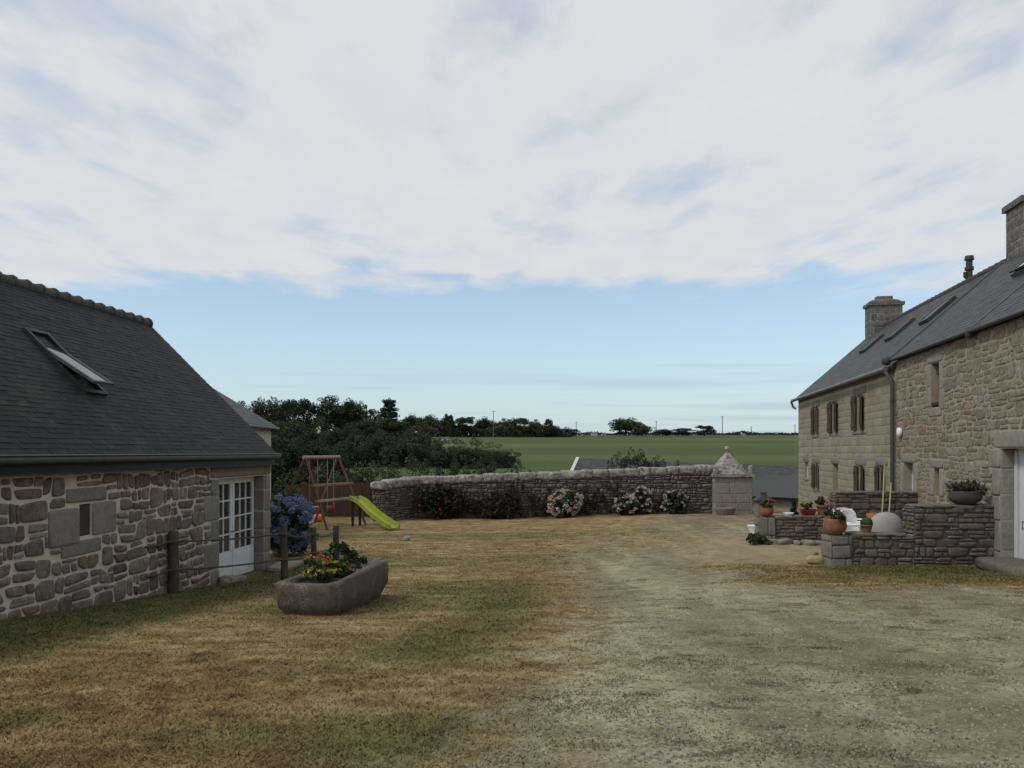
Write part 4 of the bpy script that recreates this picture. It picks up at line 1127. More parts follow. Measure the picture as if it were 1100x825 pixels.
def limbs(mb, h, r, rng, spread, z1, nb=7, lean=0.0):
    top = Vector((lean * h * .2, 0, h))
    path = [Vector((0, 0, -.3)), Vector((rng.normal() * .05, rng.normal() * .05, h * .3)), Vector((rng.normal() * .12 + lean * .1 * h, rng.normal() * .1, h * .65)), top]
    mb.tube(path, [r * 1.25, r, r * .7, r * .25], 8)
    for k in range(nb):
        a = k * 2.4 + rng.random(); t = .3 + .55 * k / nb
        s = path[1].lerp(path[3], (t - .3) / .7) if t > .3 else path[1]
        e = s + Vector((math.cos(a) * spread * (1 - .4 * t), math.sin(a) * spread * (1 - .4 * t), z1 * (.35 + .3 * rng.random())))
        mb.tube([s, s.lerp(e, .5) + Vector((0, 0, .1)), e], [r * .45, r * .3, r * .1], 6)

PROTO = {}
def proto_tree(kind, seed, mat):
    rng = np.random.default_rng(seed)
    root = bpy.data.objects.new('tree_template', None)
    ORIG['tree_template'] = (0, 0, 0)
    tr = MB()
    if kind == 'round':
        limbs(tr, 6.2, .22, rng, 2.6, 2.4)
        cs = np.concatenate([envelope(95, 3.4, 3.4, 3.6, rng, 4.5, .35, .5, -.95), envelope(25, 2.0, 2.0, 2.2, rng, 4.6)])
        Q = leaf_quads(cs, .6 + .5 * rng.random(len(cs)), 110, .155, rng)
    elif kind == 'near':
        limbs(tr, 6.2, .22, rng, 2.6, 2.4)
        cs = np.concatenate([envelope(150, 3.4, 3.4, 3.7, rng, 4.4, .35, .55, -.95), envelope(30, 2.0, 2.0, 2.4, rng, 4.4)])
        Q = leaf_quads(cs, .45 + .45 * rng.random(len(cs)), 130, .105, rng)
    elif kind == 'tall':
        limbs(tr, 7.6, .2, rng, 1.7, 2.0, 9)
        cs = np.concatenate([envelope(95, 2.4, 2.4, 4.2, rng, 4.7, .4, .5, -.95)])
        Q = leaf_quads(cs, .5 + .4 * rng.random(len(cs)), 100, .145, rng)
    elif kind == 'spread':
        limbs(tr, 5.6, .25, rng, 3.3, 1.9, 9, .6)
        cs = np.concatenate([envelope(40, 3.3, 3.0, 1.8, rng, 6.0, .45, .5, -.3), envelope(30, 2.2, 2.2, 1.6, rng, 4.2, .4, .6, -.9) + np.array([-1.4, 0, 0]), envelope(40, 3.0, 3.0, 2.0, rng, 2.6, .4, .6, -.9), envelope(20, 1.7, 1.7, 1.2, rng, 6.9, .4, .5, -.3) + np.array([1.3, 0, 0])])
        Q = leaf_quads(cs, .5 + .5 * rng.random(len(cs)), 95, .15, rng, .8)
    elif kind == 'bush':
        for k in range(6):
            a = k * 1.05; tr.tube([(0, 0, -.3), (math.cos(a) * .4, math.sin(a) * .4, 1.0), (math.cos(a) * 1.2, math.sin(a) * 1.2, 2.2)], [.1, .07, .03], 6)
        cs = np.concatenate([envelope(80, 2.7, 2.5, 2.3, rng, 1.5, .5, .5, -.8), envelope(20, 1.5, 1.5, 1.4, rng, 1.5)])
        Q = leaf_quads(cs, .4 + .4 * rng.random(len(cs)), 115, .105, rng)
    elif kind == 'cedar':
        tr.tube([(0, 0, -.3), (.05, 0, 3), (.0, .05, 6), (.1, 0, 8.4)], [.3, .24, .16, .05], 8)
        Qs = []
        for k in range(9):
            z = 2.6 + k * .66; r = (3.2 - .25 * k) * (.6 + .5 * rng.random())
            nb = 6
            for j in range(nb):
                a = k * 1.1 + j * 2 * math.pi / nb + rng.normal() * .2
                rr = r * (.7 + .45 * rng.random())
                e = Vector((math.cos(a) * rr, math.sin(a) * rr, z + .12 * rr + rng.normal() * .1))
                tr.tube([(0, 0, z), e], [.07, .02], 5)
                cs = np.array([[e.x * t, e.y * t, z + (e.z - z) * t + .1] for t in (.35, .6, .8, 1.0)])
                Qs.append(leaf_quads(cs, .55, 40, .17, rng, .55))
        Qs.append(leaf_quads(np.array([[.05, 0, 7.6], [.08, 0, 8.1], [.1, 0, 8.5]]), .35, 40, .12, rng))
        Q = np.concatenate(Qs)
    tm = tr.build('trunk', M['bark']); COL.objects.unlink(tm)
    cm = quads_mesh('crown', Q, mat); COL.objects.unlink(cm)
    bpy.data.objects.remove(root)
    z = Q[:, :, 2]; w = np.ptp(Q[:, :, 0])
    PROTO[kind, seed] = (tm, cm, float(np.percentile(z, 99.7)), float(w))
    return (kind, seed)
def plant_tree(pk, X, Y, top, width, name, label, cat, group, rot, mat=None, sink=0.0):
    tm, cm, h0, w0 = PROTO[pk]
    gzv = gzf(X, Y) - sink
    r = bpy.data.objects.new(name, None); COL.objects.link(r)
    r.location = (X, Y, gzv); r.rotation_euler = (0, 0, rot)
    s = (top - gzv) / h0; sw = width / w0
    r.scale = (sw, sw, s)
    tag(r, label, cat, group); ORIG[r.name] = (X, Y, gzv)
    for src in (tm, cm):
        c = src.copy(); COL.objects.link(c); c.parent = r
        if mat is not None and src is cm:
            c.material_slots[0].link = 'OBJECT'; c.material_slots[0].material = mat
    return r
NEAR = [proto_tree('near', 21, M['leaf_wood']), proto_tree('near', 22, M['leaf_wood'])]
RD1 = [proto_tree('round', 1, M['leaf_wood']), proto_tree('round', 2, M['leaf_wood2']), proto_tree('round', 7, M['leaf_wood'])]
TL1 = [proto_tree('tall', 3, M['leaf_wood'])]
SP1 = [proto_tree('spread', 4, M['leaf_wood']), proto_tree('spread', 5, M['leaf_wood2'])]
BU1 = [proto_tree('bush', 6, M['leaf_wood']), proto_tree('bush', 9, M['leaf_wood2'])]
CE1 = proto_tree('cedar', 8, M['leaf_cedar'])
ORD = ['first', 'second', 'third', 'fourth', 'fifth', 'sixth', 'seventh', 'eighth', 'ninth', 'tenth', 'eleventh', 'twelfth', 'thirteenth', 'fourteenth', 'fifteenth', 'sixteenth', 'seventeenth']
rt = random.Random(77)
def row(specs, Y, protos, name, what, group, cat='tree', mats=None, jy=6, wm=1.0):
    specs = sorted(specs)
    for i, (px, py, wpx) in enumerate(specs):
        yy = Y + rt.uniform(-jy, jy); wpx = wpx * wm
        X = (px - 550) / FPX * yy; top = EYE + (485 - py) / FPX * yy; w = wpx / FPX * yy
        m = mats[rt.randrange(len(mats))] if mats else None
        pk = protos[i % len(protos)] if rt.random() < .6 else protos[rt.randrange(len(protos))]
        plant_tree(pk, X, yy, top, w, name, what % ORD[i], cat, group, rt.uniform(0, 6.28), m, .2)
LW = [M['leaf_wood'], M['leaf_wood'], M['leaf_wood2']]
row([(238, 434, 30), (262, 432, 32), (285, 428, 34), (308, 430, 32), (328, 430, 30), (352, 426, 34), (372, 432, 26), (382, 431, 28), (398, 440, 26)], 175, RD1 + SP1 + TL1, 'broadleaf_tree', '%s tree from the left in the tall dark wood on the hill crest', 'trees of the tall left wood', mats=LW, wm=1.35)
row([(442, 446, 24), (460, 446, 26), (482, 445, 12), (478, 450, 22), (500, 448, 26), (520, 449, 22), (540, 450, 24), (556, 449, 24), (574, 451, 22), (590, 450, 9), (592, 456, 20), (606, 459, 18), (616, 461, 12)], 335, RD1 + SP1, 'broadleaf_tree', '%s tree from the left in the distant belt along the field edge', 'trees of the distant belt', mats=LW, jy=12, wm=1.3)
X = (418 - 550) / FPX * 165
plant_tree(CE1, X, 165, EYE + 56 / FPX * 165, 26 / FPX * 165, 'cedar_tree', 'dark layered cedar standing above the wood against the sky', 'tree', None, .4)
row([(250, 452, 46), (280, 448, 50), (310, 452, 48), (340, 450, 46), (368, 455, 44), (395, 452, 42), (422, 450, 40), (450, 455, 40)], 120, RD1 + BU1 + SP1, 'broadleaf_tree', '%s tree from the left in the shaded row below the tall wood', 'trees of the shaded middle row', mats=LW, wm=1.3)
row([(268, 458, 70), (300, 462, 70), (336, 470, 60), (355, 482, 50)], 62, NEAR, 'broadleaf_tree', '%s tree from the left in the near dark clump behind the cottage gable', 'near dark clump', mats=[M['leaf_wood']], jy=3, wm=1.2)
row([(378, 474, 40), (406, 463, 52), (432, 464, 56), (458, 468, 52), (482, 470, 48), (505, 472, 48), (526, 476, 40), (543, 484, 28)], 90, BU1, 'scrub_bush', '%s dark bush from the left in the scrub beyond the yard wall', 'dark scrub bushes beyond the wall', 'bush', LW, 4, 1.3)
row([(320, 506, 70), (352, 502, 74), (385, 500, 66), (372, 512, 60)], 42, BU1, 'hedge_bush', '%s olive bush from the left in the hedge behind the swing frame', 'olive hedge behind the swing frame', 'bush', [M['leaf_hedge']], 1.5, 1.15)
row([(412, 496, 70), (436, 492, 74), (462, 497, 64), (486, 496, 52), (510, 496, 54), (535, 497, 50), (560, 500, 44)], 47, BU1, 'hedge_bush', '%s mid green bush from the left showing over the yard wall', 'mid green bushes over the yard wall', 'bush', [M['leaf_mid'], M['leaf_wood2']], 2)
row([(672, 449, 32), (690, 455, 22), (712, 461, 22), (733, 460, 26), (757, 457, 22)], 372, RD1 + SP1, 'field_tree', '%s tree from the left in the small clump on the field skyline', 'trees on the field skyline', mats=LW, jy=10, wm=1.25)
row([(664, 489, 42), (690, 486, 50), (706, 492, 36)], 37.5, BU1, 'purple_shrub', '%s dark purplish shrub from the left behind the wall in front of the slate roof', 'purplish shrubs behind the wall', 'shrub', [M['leaf_purple']], .6)
row([(730, 497, 22)], 36.5, BU1, 'small_shrub', '%s small green shrub peeping over the coping beside the pillar', None, 'shrub', [M['leaf_mid']], .1)
# understorey covering the wooded hillside
r3 = np.random.default_rng(12)
n = 26000
yy = 105 + 230 * r3.random(n) ** .8; pxx = 150 + 400 * r3.random(n)
lim = np.interp(yy, [100, 200, 335], [460, 405, 430]); k = pxx < lim
yy, pxx = yy[k], pxx[k]; xx = (pxx - 550) / FPX * yy
cs = np.stack([xx, yy, gz(xx, yy) + 1.3 * r3.random(len(xx)) ** 1.5], -1)
m = 9000; yb_ = 328 + 16 * r3.random(m); pb = 385 + 228 * r3.random(m); xb_ = (pb - 550) / FPX * yb_
hb = (np.interp(pb, [385, 560, 600, 613], [6.0, 5.4, 3.2, 1.2])) * (.75 + .5 * np.array([mnoise.noise(Vector((q * .12, 7, 2))) for q in xb_]))
cs = np.concatenate([cs, np.stack([xb_, yb_, gz(xb_, yb_) + hb * r3.random(m)], -1)])
Q = leaf_quads(cs, .3, 1, .55, r3)
tag(quads_mesh('undergrowth', Q, M['leaf_wood2']), 'dark undergrowth covering the wooded hillside', 'undergrowth', kind='stuff')
# low hedge line on the field skyline
n = 9000
yy = 396 + 6 * r3.random(n); xx = 30 + 210 * r3.random(n)
hz_ = 1.3 + 1.3 * np.array([mnoise.noise(Vector((q * .09, 3, 1))) for q in xx])
cs = np.stack([xx, yy, gz(xx, yy) + np.maximum(.4, hz_) * r3.random(n)], -1)
tag(quads_mesh('skyline_hedgerow', leaf_quads(cs, .3, 1, .45, r3), M['leaf_wood']), 'low dark hedgerow along the far field skyline', 'hedgerow', kind='stuff')
# poles
for i, (px, py, Y, lb) in enumerate(((619, 453, 380, 'timber pole at the right end of the distant tree belt'), (705, 452, 380, 'timber pole rising above the field skyline clump'), (776, 447, 330, 'tallest timber pole on the field skyline above the pillar'), (807, 458, 390, 'short timber pole on the skyline right of the tallest pole'), (854, 456, 390, 'timber pole on the skyline next to the farmhouse corner'), (530, 441, 300, 'timber pole above the middle of the distant tree belt'), (406, 441, 150, 'pale timber pole in front of the tall left wood'))):
    X = (px - 550) / FPX * Y; zg = gzf(X, Y); zt = EYE + (485 - py) / FPX * Y
    o = thing('utility_pole', lb, 'pole', (X, Y, zg), 'utility poles across the fields')
    mb = MB(); mb.tube([(X, Y, zg - .3), (X, Y, zt)], [.17 if Y > 200 else .13, .13 if Y > 200 else .1], 6); mb.build('mast', M['pole'], o)
    mb = MB(); mb.box((X, Y, zt - .35), (1.5, .12, .12), 0, .3); mb.build('crossarm', M['pole'], o)
# distant small buildings
def tiny_house(px, py, Y, w, hgt, dep, label, rz=.9):
    X = (px - 550) / FPX * Y; z0 = EYE + (485 - py) / FPX * Y
    o = thing('distant_house', label, 'house', (X, Y, z0))
    mb = MB(); mb.box((X, Y, z0 + hgt / 2 - .6), (w, dep, hgt + 1.2)); mb.build('wall', M['white_board'], o)
    mb = MB(); a, d = w / 2 + .15, dep / 2 + .15; z1 = z0 + hgt
    mb.add([(X - a, Y - d, z1), (X + a, Y - d, z1), (X + a, Y + d, z1), (X - a, Y + d, z1), (X - a, Y, z1 + rz), (X + a, Y, z1 + rz)], [(0, 1, 5, 4), (2, 3, 4, 5), (0, 4, 3), (1, 2, 5), (3, 2, 1, 0)]); mb.build('roof', M['lead'], o)
tiny_house(474, 473.5, 250, 5.5, .7, 4, 'long low white building at the foot of the distant tree belt', .5)
tiny_house(638, 468.2, 395, 3.0, 1.0, 4, 'tiny white house on the far skyline near the belt end', .8)
tiny_house(648, 468.2, 398, 2.6, .9, 4, 'tiny white house on the far skyline, right of its twin', .7)

# ------------------------------------------------------------------ long shed behind the wall
sd = thing('long_outbuilding', 'long low outbuilding with grey slate roof behind the yard wall and pillar', 'outbuilding', (10, 46, -1.3))
RL, RR = Vector((4.32, 51, 2.17)), Vector((19.0, 46.9, 1.66))
ad = (RR - RL); al = ad.length; ad.normalize(); fr = Vector((-.27, -.963, 0)) * 4.25
EL, ER = RL + fr + Vector((0, 0, -1.75)), RR + fr + Vector((0, 0, -1.68))
bv = (EL - RL) * -1; bl = bv.length; bv.normalize(); nv = ad.cross(bv).normalized()
if nv.z < 0: nv = -nv
mb = MB(); slate_roof(mb, EL, ad, bv, nv, al, bl, .3, .2, rnd)
p = [EL, ER, RR, RL]; mb.hexa([q - nv * .1 for q in p] + p)
BLk, BRk = RL - fr + Vector((0, 0, -1.75)), RR - fr + Vector((0, 0, -1.7)); p = [RL + Vector((.0, .01, 0)), RR + Vector((0, .01, 0)), BRk, BLk]; mb.hexa([q - Vector((0, 0, .12)) for q in p] + p)
ro = mb.build('roof', M['slate_grey'], sd)
mb = MB(); mb.obox((RL + EL) / 2 + nv * .03 - ad * .08, ad * .1, (EL - RL) / 2, nv * .05); mb.build('verge_board', M['white_board'], ro)
mb = MB(); inn = Vector((.27, .963, 0)) * .3
b0, b1, b2_, b3 = EL + inn + ad * .3, ER + inn, BRk - inn, BLk - inn + ad * .3
dn = lambda p: Vector((p.x, p.y, -3.2))
mb.hexa([dn(b0), dn(b1), dn(b2_), dn(b3), b0 + Vector((0, 0, .05)), b1 + Vector((0, 0, .05)), b2_ + Vector((0, 0, -.05)), b3 + Vector((0, 0, -.05))])
g0 = RL + ad * .3
mb.add([b0, b3, g0 - Vector((0, 0, .15))], [(0, 1, 2)]); mb.build('wall', M['shed_wall'], sd)

# ------------------------------------------------------------------ rope fence by the cottage door
posts = [(-5.52, 12.9, 1.0, .085, 'thick wooden fence post standing against the cottage wall'), (-4.38, 15.2, 1.06, .066, 'wooden fence post right of the French door, nearest the trough'), (-4.34, 17.3, .88, .066, 'wooden fence post in front of the blue hydrangea'), (-4.27, 19.2, .78, .075, 'dark wooden fence post at the far right end of the rope fence')]
tops = []
for i, (x, y, h_, r, lb) in enumerate(posts):
    z0 = gzf(x, y); mb = MB()
    vs = []
    path = [(x, y, z0 - .2), (x + .01, y, z0 + h_ * .35), (x - .008, y + .01, z0 + h_ * .7), (x, y, z0 + h_ - .02), (x, y, z0 + h_)]
    mb.tube(path, [r * 1.05, r, r * .97, r * .95, r * .8], 10)
    tag(mb.build('fence_post', M['fence_post'], loc=(x, y, z0)), lb, 'fence post', 'posts of the rope fence'); tops.append((x, y, z0, h_))
def rope(a, b2, sag, lb):
    mb = MB(); pts = []
    for k in range(13):
        t = k / 12; p = Vector(a).lerp(Vector(b2), t); p.z -= sag * 4 * t * (1 - t); pts.append(p)
    mb.tube(pts, .017, 6)
    mb.tube([Vector(a) + Vector((-.07, -.07, 0)), Vector(a) + Vector((.02, -.1, .0)), Vector(a) + Vector((.1, 0, 0))], .018, 6)
    tag(mb.build('fence_rope', M['rope'], loc=Vector(a)), lb, 'rope', 'ropes of the rope fence')
for i, nm in enumerate(('between the wall post and the post nearest the trough', 'between the trough post and the hydrangea post', 'between the two farthest posts')):
    a, b2 = tops[i], tops[i + 1]
    for f, s in ((.84, 'upper rope'), (.38, 'lower rope')):
        fb = f
        rope((a[0] + .04, a[1] - .09, a[2] + a[3] * f), (b2[0] - .02, b2[1] - .08, b2[2] + b2[3] * fb), .03 + .03 * i, 'dark %s strung %s' % (s, nm))
a = tops[0]
for f, s in ((.84, 'upper'), (.38, 'lower')):
    mb = MB(); p1 = Vector((a[0], a[1] - .08, a[2] + a[3] * f)); p0 = C(12.2, .02, p1.z - .02)
    mb.tube([p0, p0.lerp(p1, .5) - Vector((0, 0, .02)), p1], .016, 6)
    tag(mb.build('fence_rope', M['rope'], loc=p0), 'short dark %s rope end tying the thick post to the cottage wall' % s, 'rope', 'ropes of the rope fence')

# ------------------------------------------------------------------ granite trough with flowers
T0 = Vector((-2.62, 9.98, 0)); T1 = Vector((-2.30, 12.4, 0)); td = (T1 - T0).normalized(); tn = Vector((td.y, -td.x, 0)); tl = (T1 - T0).length
tz = gzf(-2.4, 11.2)
tro = thing('granite_trough', 'rough boat shaped granite trough planted with flowers on the lawn', 'trough', ((T0 + T1) / 2 + Vector((0, 0, tz))))
def ring_pts(off, zrel, seed=0, amp=.036):
    out = []; n = 96
    for k in range(n):
        a = 2 * math.pi * k / n; ca, sa = math.cos(a), math.sin(a)
        u = (abs(ca) ** .17) * (1 if ca > 0 else -1); v = (abs(sa) ** .2) * (1 if sa > 0 else -1)
        w = .39 * (1.04 - .1 * u)
        if u < -.8: w *= 1 - .10 * ((-u - .8) / .2) ** 1.5
        U = u * (tl / 2 - off); Vv = v * (w - off)
        p = (T0 + T1) / 2 + td * U + tn * Vv
        zgl = gzf(p.x, p.y)
        q = Vector((p.x * 2.3, p.y * 2.3, zrel * 3 + seed)); d = amp * (mnoise.noise(q * 1.2) * 1.4 + 1.1 * mnoise.noise(q * 3.1) + .9 * mnoise.noise(q * 6.0))
        p += (td * u * .6 + tn * v) * d
        out.append(Vector((p.x, p.y, tz + zrel + d * .5 + (zgl - tz) * max(0, min(1, 1 - zrel / .45)))))
    return out
rings = [ring_pts(.09, -.12), ring_pts(.07, .0), ring_pts(.035, .06), ring_pts(.01, .16), ring_pts(.0, .34), ring_pts(.0, .45), ring_pts(.02, .482, 2, .02), ring_pts(.10, .485, 2, .02), ring_pts(.14, .43), ring_pts(.15, .36), ring_pts(.16, .25)]
mb = MB(); n = 96; vs = [p for r in rings for p in r]
mb.add(vs, [(i * n + k, i * n + (k + 1) % n, (i + 1) * n + (k + 1) % n, (i + 1) * n + k) for i in range(len(rings) - 1) for k in range(n)] + [tuple(range(n))[::-1]], 0, True)
mb.build('trough_body', M['trough'], tro)
mb = MB(); sr = ring_pts(.155, .40, 5, .01); mb.add(sr + [(T0 + T1) / 2 + Vector((0, 0, tz + .43))], [(k, (k + 1) % n, n) for k in range(n)], 0, True); mb.build('soil', M['soil'], tro)

def flower_plant(name, label, cat, base, w, h, leafm, petm, nleaf, nheads, hr_, per, seed, lsize=.04, psize=.014, group=None, flat=.7, topbias=.6):
    rng = np.random.default_rng(seed)
    o = thing(name, label, cat, base, group)
    B = np.array(base)
    cs = envelope(max(8, nleaf // 30), w, w, h * .55, rng, h * .45, .3, .3, -.7) + B
    cs[:, 2] = np.maximum(cs[:, 2], B[2] + .03)
    quads_mesh('foliage', leaf_quads(cs, w * .28, 30, lsize, rng), leafm, o)
    mb = MB()
    for k in range(5):
        a = k * 1.3; mb.tube([(base[0], base[1], base[2] - .02), (base[0] + math.cos(a) * w * .25, base[1] + math.sin(a) * w * .25, base[2] + h * .4), (base[0] + math.cos(a) * w * .5, base[1] + math.sin(a) * w * .5, base[2] + h * .7)], [.012, .009, .006], 5)
    mb.build('stem', M['leaf_pot'], o)
    if nheads:
        hd = envelope(nheads, w * 1.02, w * 1.02, h * .55, rng, h * .48, .3, .85, -.45 if topbias < .5 else -.1) + B
        hd[:, 2] = np.maximum(hd[:, 2], B[2] + .06)
        quads_mesh('blossom', leaf_quads(hd, hr_, per, psize, rng, flat), petm, o)
    return o
def tp(u, v, z=.42): 
    p = (T0 + T1) / 2 + td * u + tn * v; return (p.x, p.y, tz + z)
flower_plant('flowering_plant', 'bright yellow flowering clump at the near end of the trough', 'flowers', tp(-.62, -.02), .2, .19, M['leaf_pot'], M['pet_yellow'], 400, 22, .028, 12, 1)
flower_plant('flowering_plant', 'yellow and orange flowering clump in the middle of the trough', 'flowers', tp(-.15, .0), .22, .21, M['leaf_pot'], M['pet_yellow'], 420, 24, .028, 12, 2)
flower_plant('flowering_plant', 'orange red geranium behind the yellow clumps in the trough', 'flowers', tp(-.3, -.2), .16, .34, M['leaf_pot'], M['pet_orange'], 250, 7, .045, 22, 3)
flower_plant('flowering_plant', 'dark leafy geranium with one pink flower towards the far end of the trough', 'flowers', tp(.3, -.05), .27, .36, M['leaf_hyd'], M['pet_pink'], 500, 3, .045, 26, 4)
flower_plant('flowering_plant', 'low silvery plant on the right side of the trough', 'flowers', tp(.1, .2), .17, .1, M['leaf_grey'], M['pet_white'], 240, 8, .022, 10, 5)
flower_plant('flowering_plant', 'low dark green plant at the far end of the trough', 'flowers', tp(.68, .02), .2, .16, M['leaf_hyd'], M['pet_white'], 260, 0, .02, 10, 6)

# blue hydrangea and the border shrubs
def shrub(name, label, X, Y, w, h, leafm, petm, heads, hr_, seed, group=None, per=46, ps=.026, ls=.07, nl=2600, topbias=.2, sy=1.0):
    rng = np.random.default_rng(seed); z0 = gzf(X, Y)
    o = thing(name, label, 'shrub', (X, Y, z0), group); B = np.array([X, Y, z0])
    cs = np.concatenate([envelope(int(nl / 34), w, w * sy, h * .52, rng, h * .5, .25, .6, -.9), envelope(14, w * .5, w * .5 * sy, h * .3, rng, h * .4)]) + B
    cs[:, 2] = np.maximum(cs[:, 2], z0 + .06)
    quads_mesh('foliage', leaf_quads(cs, w * .2, 34, ls, rng), leafm, o)
    mb = MB()
    for k in range(6):
        a = k * 1.05; mb.tube([(X, Y, z0 - .1), (X + math.cos(a) * w * .3, Y + math.sin(a) * w * .3 * sy, z0 + h * .4), (X + math.cos(a) * w * .6, Y + math.sin(a) * w * .6 * sy, z0 + h * .7)], [.025, .018, .01], 5)
    mb.build('stem', M['bark'], o)
    if heads:
        hd = envelope(heads, w * 1.03, w * 1.03 * sy, h * .54, rng, h * .5, .25, .93, -.8 if topbias < .5 else -.3) + B
        hd[:, 2] = np.maximum(hd[:, 2], z0 + .12)
        quads_mesh('blossom', leaf_quads(hd, hr_ * (.7 + .5 * rng.random(len(hd))), per, ps, rng, .8), petm, o)
    return o
shrub('blue_hydrangea', 'large hydrangea bush with blue flower heads at the cottage corner', -5.72, 19.9, .66, 1.36, M['leaf_hyd'], M['pet_blue'], 150, .115, 21, None, 130, .021)
GW = 'flowering shrubs along the yard wall'
fy = 31.15
xw = lambda px, Y=fy: (px - 550) / FPX * Y
shrub('rose_bush', 'red flowering bush against the left end of the yard wall', xw(472), 31.2, .95, 1.35, M['leaf_dark'], M['pet_red'], 75, .06, 22, GW, 10, .03, .06, 2600, sy=.5)
shrub('bare_shrub', 'rounded brown shrub without flowers at the foot of the yard wall', xw(538), 31.1, .68, 1.05, M['leaf_brown'], None, 0, 0, 23, GW, sy=.6)
shrub('white_hydrangea', 'densest white flowering hydrangea left of the middle of the yard wall', xw(606), 30.9, .58, 1.05, M['leaf_hyd'], M['pet_white'], 130, .09, 24, GW, 26, .03, .06, 1500, sy=.7)
shrub('white_hydrangea', 'low white hydrangea spilling leftwards between two others by the yard wall', xw(671), 30.9, .45, .75, M['leaf_hyd'], M['pet_white'], 55, .085, 25, GW, 24, .03, .06, 1100, sy=.7)
shrub('white_hydrangea', 'taller white hydrangea leaning on the yard wall behind the low one', xw(689), 31.2, .42, 1.0, M['leaf_hyd'], M['pet_white'], 60, .085, 26, GW, 24, .03, .06, 1100, sy=.6)
shrub('white_hydrangea', 'sparse white hydrangea nearest the pillar along the yard wall', xw(724), 31.1, .46, .95, M['leaf_hyd'], M['pet_white'], 42, .085, 27, GW, 22, .03, .06, 1100, sy=.6)
# climber on the wall
rng = np.random.default_rng(91)
cs = []
for k in range(900):
    u = rng.random(); px = 448 + 300 * u
    zt = 1.2 - .5 * abs(math.sin(u * 9)) + .25 * rng.normal()
    if rng.random() < .45 * (.6 + .4 * math.sin(u * 21)): continue
    cs.append((xw(px, 31.5), 31.42 + .05 * rng.random() + (-.02) * (px - 600) / 300, max(.05, min(1.35, zt * rng.random() ** .6))))
cs = np.array(cs); o = thing('wall_creeper', 'thin brownish creeper spread over the face of the yard wall', 'climber', (1.8, 31.4, 0))
quads_mesh('foliage', leaf_quads(cs, .1, 12, .045, rng), M['leaf_brown'], o)
sel = cs[rng.random(len(cs)) < .12]; quads_mesh('blossom', leaf_quads(sel, .07, 7, .03, rng), M['pet_pink'], o)

# ------------------------------------------------------------------ play set
NA = Vector((-7.05, 27.0, 2.40)); FA = Vector((-6.40, 29.1, 2.40)); bd = (FA - NA).normalized(); pr = Vector((bd.y, -bd.x, 0))
ps = thing('play_set', 'wooden swing frame with climbing boards and attached lime slide', 'swing set', (-6.7, 28.0, gzf(-6.7, 28)))
def foot(A, d):
    p = A + pr * d; return Vector((p.x, p.y, gzf(p.x, p.y) - .05))
mb = MB(); mb.tube([NA - bd * .12, FA + bd * .1], .06, 10); mb.build('top_beam', M['play_wood_light'], ps)
legs = {}
for A, nm in ((NA, 'n'), (FA, 'f')):
    for d in ((-1.35, .85) if nm == 'n' else (-1.0, 1.15)):
        mb = MB(); f = foot(A, d); mb.tube([A + Vector((0, 0, .03)), f], .043, 8); mb.build('leg', M['play_wood'], ps); legs[nm, d > 0] = (A, f)
def onleg(l, z): A, f = l; t = (A.z - z) / (A.z - f.z); return A.lerp(f, t)
for z, lbm in ((1.44, 'play_board'), (.92, 'play_wood_light')):
    a, b2 = onleg(legs['n', True], z), onleg(legs['f', True], z)
    mb = MB(); d = (b2 - a).normalized(); c = (a + b2) / 2; s = d.cross(Vector((0, 0, 1)))
    mb.obox(c + s * .03, d * ((b2 - a).length / 2 + .15), s * .075, Vector((0, 0, .035))); mb.build('climbing_board', M[lbm], ps)
a = onleg(legs['n', False], .55); b2 = onleg(legs['n', True], .55)
# slide
st = Vector(((381 - 550) / FPX * 28.3, 28.3, .84)); sb = Vector(((424 - 550) / FPX * 26.3, 26.3, gzf(-3.8, 26.3) + .06))
sdv = Vector((sb.x - st.x, sb.y - st.y, 0)); sl_ = sdv.length; sdv.normalize(); sn = Vector((sdv.y, -sdv.x, 0))
mb = MB(); prev = None; hw = .18
for k in range(21):
    t = k / 20
    zc = st.z + (sb.z - st.z) * (3 * t * t - 2 * t ** 3) * .55 + (sb.z - st.z) * t * .45 + .05 * math.sin(t * 3 * math.pi) * (1 - t)
    if t < .1: zc = st.z + .02 * (1 - t * 10)
    c = Vector((st.x, st.y, 0)) + sdv * sl_ * t
    prof = [(-hw - .03, .0), (-hw - .03, .16), (-hw, .17), (-hw + .03, .03), (hw - .03, .03), (hw, .17), (hw + .03, .16), (hw + .03, 0), (hw, -.01), (-hw, -.01)]
    ring = [c + sn * u + Vector((0, 0, zc + v)) for u, v in prof]
    if prev: mb.add(prev + ring, [(i, (i + 1) % 10, 10 + (i + 1) % 10, 10 + i) for i in range(10)], 0, False)
    else: mb.add(ring, [tuple(range(10))])
    prev = ring
mb.add(prev, [tuple(range(10))])
slide = mb.build('slide', M['slide'], ps)
for u in (-.16, .16):
    mb = MB(); p = st + sn * u + sdv * .12; mb.tube([(p.x, p.y, .86), (p.x + .1 * u, p.y, gzf(p.x, p.y) - .05)], .05, 8); mb.build('slide_leg', M['fence_brown'], slide)
a = onleg(legs['f', True], .9); mb = MB(); mb.obox((a + st) / 2 + Vector((0, 0, -.04)), Vector((st.x - a.x, st.y - a.y, 0)) / 2 + sdv * .1, sn * .22, Vector((0, 0, .025))); mb.build('slide_platform', M['play_wood'], ps)
